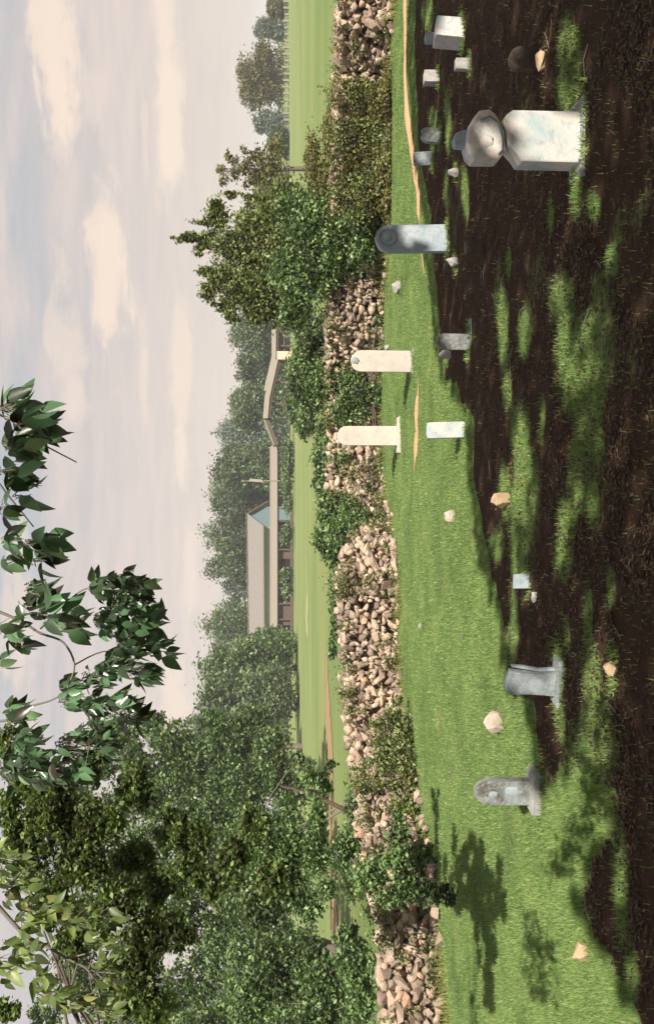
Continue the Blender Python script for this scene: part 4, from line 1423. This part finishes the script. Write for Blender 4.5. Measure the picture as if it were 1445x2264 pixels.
# dark drooping branches in front of the wall
e = ells_px([(700, 1800, 18, 50, 13), (690, 1720, 30, 20, 13), (660, 1680, 20, 16, 13), (735, 1690, 14, 10, 13), (720, 1740, 18, 18, 13), (760, 1880, 30, 40, 12.5), (820, 1940, 30, 40, 12.2), (880, 1900, 40, 30, 12), (900, 1960, 40, 34, 12),
             (960, 1975, 34, 22, 12), (995, 1985, 16, 14, 12), (600, 1900, 50, 50, 13), (580, 2000, 50, 50, 13), (640, 1860, 34, 40, 13), (560, 1820, 40, 40, 13), (880, 1840, 26, 36, 12.4), (860, 1990, 26, 20, 12), (940, 1890, 26, 22, 12), (700, 1880, 30, 50, 12.8), (640, 1960, 30, 50, 13), (690, 2010, 24, 30, 13)])
droop = empty('drooping_branch', A(600, 2330, 12.5), "drooping branches hanging in front of the wall near its flat blocks", 'branch')
tb = []
root = A(330, 2380, 12.8)
for k, (c, r_) in enumerate(e):
    near_c = min((Vector(q[0]) for q in e if q[0][2] > c[2] + .15), key=lambda v: (v - Vector(c)).length, default=root)
    if near_c is not root:
        tb.append(limb(near_c, c, .012, .005, .03, 4, k, .12))
    if near_c is root and k < 2:
        tb.append(limb(root, c, .03, .012, .05, 6, k + 50, .08))
wood('bough', tb, droop)
foliage('leaves', e, 19000, .06, M['leaf_green'], droop, kind=None, sub=22, hollow=.1, spread=.25, droop=.8)

# leaning dead trunk behind the wall
lt0 = A(765, 1800, 30)
dead = empty('leaning_trunk', (A(760, 1795, 33).x, 33, 0), 'short dark leaning trunk with a pale side under the broad tree', 'tree trunk')
wood('trunk', [limb((A(760, 1795, 33).x, 33, 0), A(680, 1752, 33),   .07, .06, 0, 5, 3, .04), limb(A(681, 1753, 33), A(620, 1738, 33), .055, .03, 0, 5, 4, .05)], dead, 'dark_wood', seg=8)
wood('bough', [limb((A(760, 1790, 33).x, 33.2, 0), A(650, 1850, 33), .05, .03, .02, 5, 6, .05), limb((A(765, 1775, 33).x, 33.1, 0), A(640, 1835, 33), .04, .025, .02, 5, 7, .05)], dead, 'twig')


# ------------------------------------------------------------------ near leaves, one object each
def near_leaf_mesh(name, seed, mat):
    """pointed oval leaf with a folded midrib, unit length along +X, stalk at the origin"""
    r = random.Random(seed)
    st = [(.0, .0), (.12, .15), (.32, .25), (.55, .22), (.78, .12), (1.0, .0)]
    vs = []
    fs = []
    curl = r.uniform(-.05, .35)
    for i, (x, w_) in enumerate(st):
        zc = -curl * x * x
        if w_ == 0:
            vs.append((x, 0, zc))
        else:
            vs += [(x, -w_, zc + w_ * .35), (x, 0, zc), (x, w_, zc + w_ * .35)]
    # indices: 0 | 1 2 3 | 4 5 6 | 7 8 9 | 10 11 12 | 13
    tr = [(0, 2, 1), (0, 3, 2)]
    for a in (1, 4, 7):
        tr += [(a, a + 1, a + 4), (a, a + 4, a + 3), (a + 1, a + 2, a + 5), (a + 1, a + 5, a + 4)]
    tr += [(10, 11, 13), (11, 12, 13)]
    me = mesh_np(name, vs, tr)
    me.materials.append(mat)
    me.polygons.foreach_set('use_smooth', [True] * len(me.polygons))
    return me


near_m = [near_leaf_mesh('leaf', 5 + i, M['leaf_hang']) for i in range(4)]
yell_m = [near_leaf_mesh('leaf', 15 + i, M['leaf_yellow']) for i in range(3)]


def leaf_matrix(p_, size, r, down=.95, toward=None):
    # leaf axis mostly hanging, blade facing any way
    ax = Vector((r.uniform(-1, 1), r.uniform(-.8, .8), r.uniform(-1, 1) - down)).normalized()
    nr = Vector((r.uniform(-1, 1), r.uniform(-1.4, .4), r.uniform(-.3, 1)))
    nr = (nr - ax * nr.dot(ax)).normalized()
    sd = nr.cross(ax)
    m = Matrix((ax, sd, nr)).transposed().to_4x4()
    return Matrix.Translation(p_) @ m @ Matrix.Diagonal((size, size, size, 1))


def leafy_branch(name, label, stems, groups, meshes, parent_loc, seed, cat='branch', cap=300, mat_stuff='leaf_hang'):
    """groups: (px, py, rpx, rpy, Y, count, leaf px)"""
    r = random.Random(seed)
    o = empty(name, parent_loc, label, cat)
    inv = Matrix.Translation(-Vector(parent_loc))
    tb = []
    for pts, r0, r1 in stems:
        P = [A(px, py, y) for px, py, y in pts]
        n = len(P)
        # smooth
        Q = []
        for i in range(n - 1):
            for k in range(4):
                f = k / 4
                p0 = P[max(0, i - 1)]
                p1, p2 = P[i], P[i + 1]
                p3 = P[min(n - 1, i + 2)]
                Q.append(.5 * ((2 * p1) + (p2 - p0) * f + (2 * p0 - 5 * p1 + 4 * p2 - p3) * f * f + (3 * p1 - p0 - 3 * p2 + p3) * f ** 3))
        Q.append(P[-1])
        tb.append((Q, [r0 + (r1 - r0) * i / (len(Q) - 1) for i in range(len(Q))]))
    allm = []
    for px, py, rx, ry, Y, cnt, lpx in groups:
        cen = A(px, py, Y)
        tb.append(limb(cen + Vector((0, .02, rx * Y / F * .9)), cen - Vector((0, 0, rx * Y / F * .6)), .0035, .0018, 0, 4, int(px * 7 + py), .2))
        cnt, lpx = int(cnt * 1.5), lpx * .78
        for k in range(max(3, cnt // 3)):
            a = r.uniform(0, 2 * math.pi)
            tb.append(limb(cen + Vector((r.uniform(-.02, .02), 0, rx * Y / F * r.uniform(.3, 1))), A(px + rx * .9 * math.cos(a), py + ry * .9 * math.sin(a), Y + r.uniform(-.15, .15)), .0022, .0011, 0, 4, k + int(px + py), .2))
        for k in range(cnt):
            a = r.uniform(0, 2 * math.pi)
            q = math.sqrt(r.random())
            pp = A(px + rx * q * math.cos(a), py + ry * q * math.sin(a), Y + r.uniform(-.25, .25))
            allm.append((leaf_matrix(pp, lpx * r.uniform(.75, 1.2) * Y / F, r), r.randrange(len(meshes))))
    wood('twig', tb, o, 'twig', 5)
    for m, k in allm[:cap]:
        q = bpy.data.objects.new('leaf', meshes[k])
        C.objects.link(q)
        q.parent = o
        q.matrix_local = inv @ m
    if len(allm) > cap:
        vs, fs, off = [], [], 0
        for m, k in allm[cap:]:
            me = meshes[k]
            v = np.empty(len(me.vertices) * 3)
            me.vertices.foreach_get('co', v)
            v = v.reshape(-1, 3)
            mm = np.array(inv @ m)
            vs.append(v @ mm[:3, :3].T + mm[:3, 3])
            fs.append(np.array([list(p_.vertices) for p_ in me.polygons]) + off)
            off += len(v)
        q = link('leaves', mesh_np('leaves', np.concatenate(vs), np.concatenate(fs)), M[mat_stuff], o)
        tag(q, kind='stuff')
    return o


leafy_branch('hanging_branch', "topmost hanging branch in the photo, large pointed leaves against open sky", 
             [([(-60, 1010, 3.6), (-10, 1060, 3.5), (30, 1110, 3.5), (75, 1165, 3.5)], .006, .002), ([(-60, 900, 3.6), (20, 925, 3.5), (60, 960, 3.5), (100, 985, 3.5), (170, 1022, 3.5)], .005, .002), ([(-60, 900, 3.6), (-110, 1010, 3.7), (-130, 1300, 3.8)], .006, .01)],
             [(30, 905, 34, 30, 3.5, 15, 82), (70, 915, 26, 24, 3.45, 6, 80), (90, 965, 30, 22, 3.5, 7, 84), (35, 985, 34, 34, 3.5, 14, 80), (20, 1040, 24, 24, 3.5, 8, 76), (50, 1085, 24, 20, 3.5, 5, 74),
              (5, 1120, 10, 20, 3.5, 4, 70), (75, 1195, 24, 16, 3.5, 6, 84), (30, 1195, 30, 20, 3.5, 7, 70), (110, 1190, 20, 8, 3.5, 2, 70), (90, 1240, 22, 14, 3.5, 4, 90), (25, 1240, 24, 16, 3.5, 5, 50)],
             near_m, A(-130, 1300, 3.8), 21)
leafy_branch('hanging_branch', 'middle hanging branch carrying a dense cluster of small dark leaves',
             [([(-60, 1330, 4.0), (40, 1370, 4.0), (90, 1400, 4.0), (140, 1420, 4.0), (165, 1470, 4.0), (150, 1520, 4.0)], .006, .003), ([(90, 1390, 4.0), (150, 1330, 4.1), (200, 1300, 4.1), (260, 1330, 4.1), (320, 1400, 4.1)], .004, .002),
              ([(165, 1470, 4.0), (230, 1440, 4.1), (300, 1450, 4.1)], .003, .002), ([(-60, 1330, 4.0), (-120, 1500, 4.1)], .007, .01)],
             [(80, 1300, 26, 22, 3.9, 8, 74), (120, 1360, 40, 30, 3.9, 12, 84), (60, 1340, 20, 24, 3.9, 5, 70), (150, 1385, 24, 20, 3.9, 5, 88), (20, 1390, 26, 26, 3.9, 10, 60), (45, 1420, 14, 12, 3.9, 3, 60), (5, 1465, 10, 14, 3.9, 3, 60),
              (225, 1300, 30, 20, 4.1, 26, 42), (262, 1285, 22, 16, 4.1, 14, 46), (280, 1330, 40, 34, 4.1, 44, 44), (240, 1370, 34, 34, 4.1, 36, 42), (310, 1300, 20, 20, 4.1, 12, 48), (320, 1370, 34, 28, 4.1, 26, 52), (290, 1410, 40, 30, 4.1, 34, 50),
              (350, 1440, 18, 16, 4.1, 8, 60), (270, 1460, 40, 28, 4.1, 36, 46), (310, 1490, 26, 18, 4.1, 12, 56)],
             near_m, A(-120, 1500, 4.1), 22)
leafy_branch('hanging_branch', "hanging branch between the dense dark cluster and the yellow green branch",
             [([(-60, 1600, 4.4), (30, 1590, 4.4), (60, 1565, 4.4), (110, 1550, 4.4), (160, 1530, 4.4), (220, 1560, 4.4), (290, 1590, 4.4)], .006, .002), ([(220, 1560, 4.4), (200, 1640, 4.4), (190, 1690, 4.4)], .003, .002), ([(-60, 1600, 4.4), (-110, 1760, 4.5)], .008, .011)],
             [(150, 1515, 22, 16, 4.4, 8, 44), (150, 1550, 22, 20, 4.4, 14, 44), (210, 1500, 30, 24, 4.4, 26, 38), (210, 1560, 34, 24, 4.4, 30, 42), (270, 1550, 20, 16, 4.4, 10, 52), (290, 1580, 26, 14, 4.4, 12, 56), (200, 1620, 34, 30, 4.5, 34, 40),
              (160, 1650, 40, 34, 4.5, 34, 40), (230, 1660, 24, 24, 4.5, 16, 42), (30, 1580, 24, 22, 4.4, 12, 60), (50, 1640, 30, 30, 4.5, 20, 56), (80, 1700, 40, 34, 4.6, 26, 54), (150, 1710, 40, 30, 4.6, 26, 44), (20, 1700, 24, 40, 4.6, 18, 56)],
             near_m, A(-110, 1760, 4.5), 23)
leafy_branch('hanging_branch', "yellow green leafy branch with a forked pale twig in the photo's bottom corner",
             [([(-40, 1960, 5.2), (20, 2030, 5.2), (60, 2070, 5.2), (100, 2090, 5.2), (150, 2120, 5.2), (200, 2150, 5.2), (230, 2230, 5.2)], .012, .004), ([(150, 2120, 5.2), (200, 2105, 5.2), (260, 2080, 5.2)], .005, .002), ([(60, 2070, 5.2), (70, 2000, 5.2), (62, 1920, 5.2)], .005, .002),
              ([(-40, 1960, 5.2), (-80, 2100, 5.3)], .012, .016)],
             [(30, 1960, 40, 40, 5.2, 30, 44), (90, 2010, 40, 40, 5.2, 30, 40), (140, 2020, 34, 34, 5.2, 26, 40), (60, 2040, 30, 30, 5.2, 18, 40), (180, 2040, 30, 30, 5.2, 22, 40), (230, 2030, 34, 24, 5.2, 20, 40), (60, 2110, 24, 34, 5.2, 22, 44),
              (220, 2080, 30, 24, 5.2, 18, 40), (230, 2150, 34, 34, 5.2, 26, 40), (90, 2180, 24, 30, 5.2, 18, 44), (130, 2210, 30, 24, 5.2, 16, 44), (190, 2210, 40, 30, 5.2, 22, 40), (20, 1900, 40, 30, 5.2, 20, 44), (10, 2120, 20, 50, 5.2, 12, 50), (240, 2240, 30, 20, 5.2, 12, 40)],
             yell_m, A(-80, 2100, 5.3), 24, mat_stuff='leaf_yellow')

# ------------------------------------------------------------------ unseen trees over and behind the camera, crowns shaped to cast the foreground shade
sp_ = .115
gxs = np.arange(-9, 15, sp_)
gys = np.arange(-7, 19.5, sp_)
SX, SYY = np.meshgrid(gxs, gys)
SX = (SX + rng.uniform(-.5, .5, SX.shape) * sp_).ravel()
SYY = (SYY + rng.uniform(-.5, .5, SYY.shape) * sp_).ravel()
keep = shade_at(SX, SYY)
SX, SYY = SX[keep], SYY[keep]
zz = 8.3 + (vnoise(SX, SYY, 2.6, 51) - .5) * 3.0 + rng.uniform(-.9, .9, len(SX))
# sun flecks reach these standing stones: gaps cut in the crown along the line to the sun
FLECK = [(1250, 262, 1290, .30), (1200, 320, 1290, .26), (1225, 300, 1290, .2), (1085, 325, 1290, .12), (1068, 290, 1290, .08), (1100, 300, 1290, .08), (1020, 300, 1290, .05), (980, 525, 988, .30), (940, 525, 988, .22), (900, 525, 988, .12), (955, 168, 971, .26), (1022, 138, 1039, .24),
         (1005, 60, 1021, .26), (990, 82, 1021, .2), (1003, 378, 1012, .22), (996, 577, 1006, .22), (982, 784, 992, .24), (1010, 755, 1036, .22), (1000, 740, 1036, .12), (1156, 1287, 1173, .24),
         (1210, 1525, 1236, .2), (1170, 1510, 1236, .16), (1135, 1500, 1236, .14), (1230, 1560, 1236, .12), (1183, 1320, 1190, .14), (1348, 1482, 1363, .16), (1107, 1104, 1124, .24), (968, 300, 975, .16), (940, 346, 956, .2), (1198, 128, 1209, .2), (1292, 378, 1300, .12), (1240, 1470, 1240, .1)]
fl = np.zeros(len(SX), bool)
for px_, py_, bp_, rad in FLECK:
    gb = G(bp_, py_)
    T = A(px_, py_, gb.y)
    qx, qy = T.x - L.x / L.z * T.z, T.y - L.y / L.z * T.z
    dd = np.hypot(SX - qx, SYY - qy) + (vnoise(SX, SYY, .18, 61) - .5) * rad * .9
    fl |= dd < rad
SX, SYY, zz = SX[~fl], SYY[~fl], zz[~fl]
P = np.stack([SX + L.x / L.z * zz, SYY + L.y / L.z * zz, zz], 1)
# keep everything above the view
lim = CAMZ + np.maximum(P[:, 1], 0) * .30 + .6
P = P[P[:, 2] > lim]
split = P[:, 0] > 2.6
for side, (msk, tx, lab) in enumerate(((split, (7.5, -3.0), "tree out of view, crown shaped to cast the main foreground shade"), (~split, (0.6, -7.0), "tree out of view, crown shaped to cast the broken shade by the monument"))):
    Q = P[msk]
    o = empty('unseen_shade_caster', (tx[0], tx[1], 0), lab, 'tree')
    s = .26 * (0.7 + .6 * rng.random(len(Q)))
    v, f = leaf_quads(Q, s, .2, .85, 1.0)
    q = link('crown', mesh_np('crown', v, f), M['leaf_tree'])
    q.parent = o
    q.matrix_parent_inverse = Matrix.Translation(-Vector(o.location))
    tb = [limb((tx[0], tx[1], -.05), (tx[0] * .9, tx[1] + .8, 5.5), .34, .24, 0, 6, side, .03)]
    rr = random.Random(side)
    for k in range(12):
        c = Q[rr.randrange(len(Q))]
        tb.append(limb((tx[0] * .9, tx[1] + .8, 5.4), tuple(c), .11, .03, .06, 6, k + side * 20, .08))
    wood('trunk', tb, o, seg=8)

# ------------------------------------------------------------------ thin summer haze
mh = bpy.data.materials.new('haze')
mh.use_nodes = True
t = NT(mh.node_tree)
pv = t.add('ShaderNodeVolumePrincipled')
pv.inputs['Color'].default_value = (.93, .96, 1.0, 1)
pv.inputs['Density'].default_value = HAZE
o_ = t.add('ShaderNodeOutputMaterial')
t.l.new(pv.outputs[0], o_.inputs['Volume'])
bm = bmesh.new()
bmesh.ops.create_cube(bm, size=1)
hz_ = link('haze', bm_mesh(bm, 'haze'), mh)
hz_.scale = (5600, 5600, 31)
hz_.location = (0, 0, 14.5)
tag(hz_, kind='stuff')
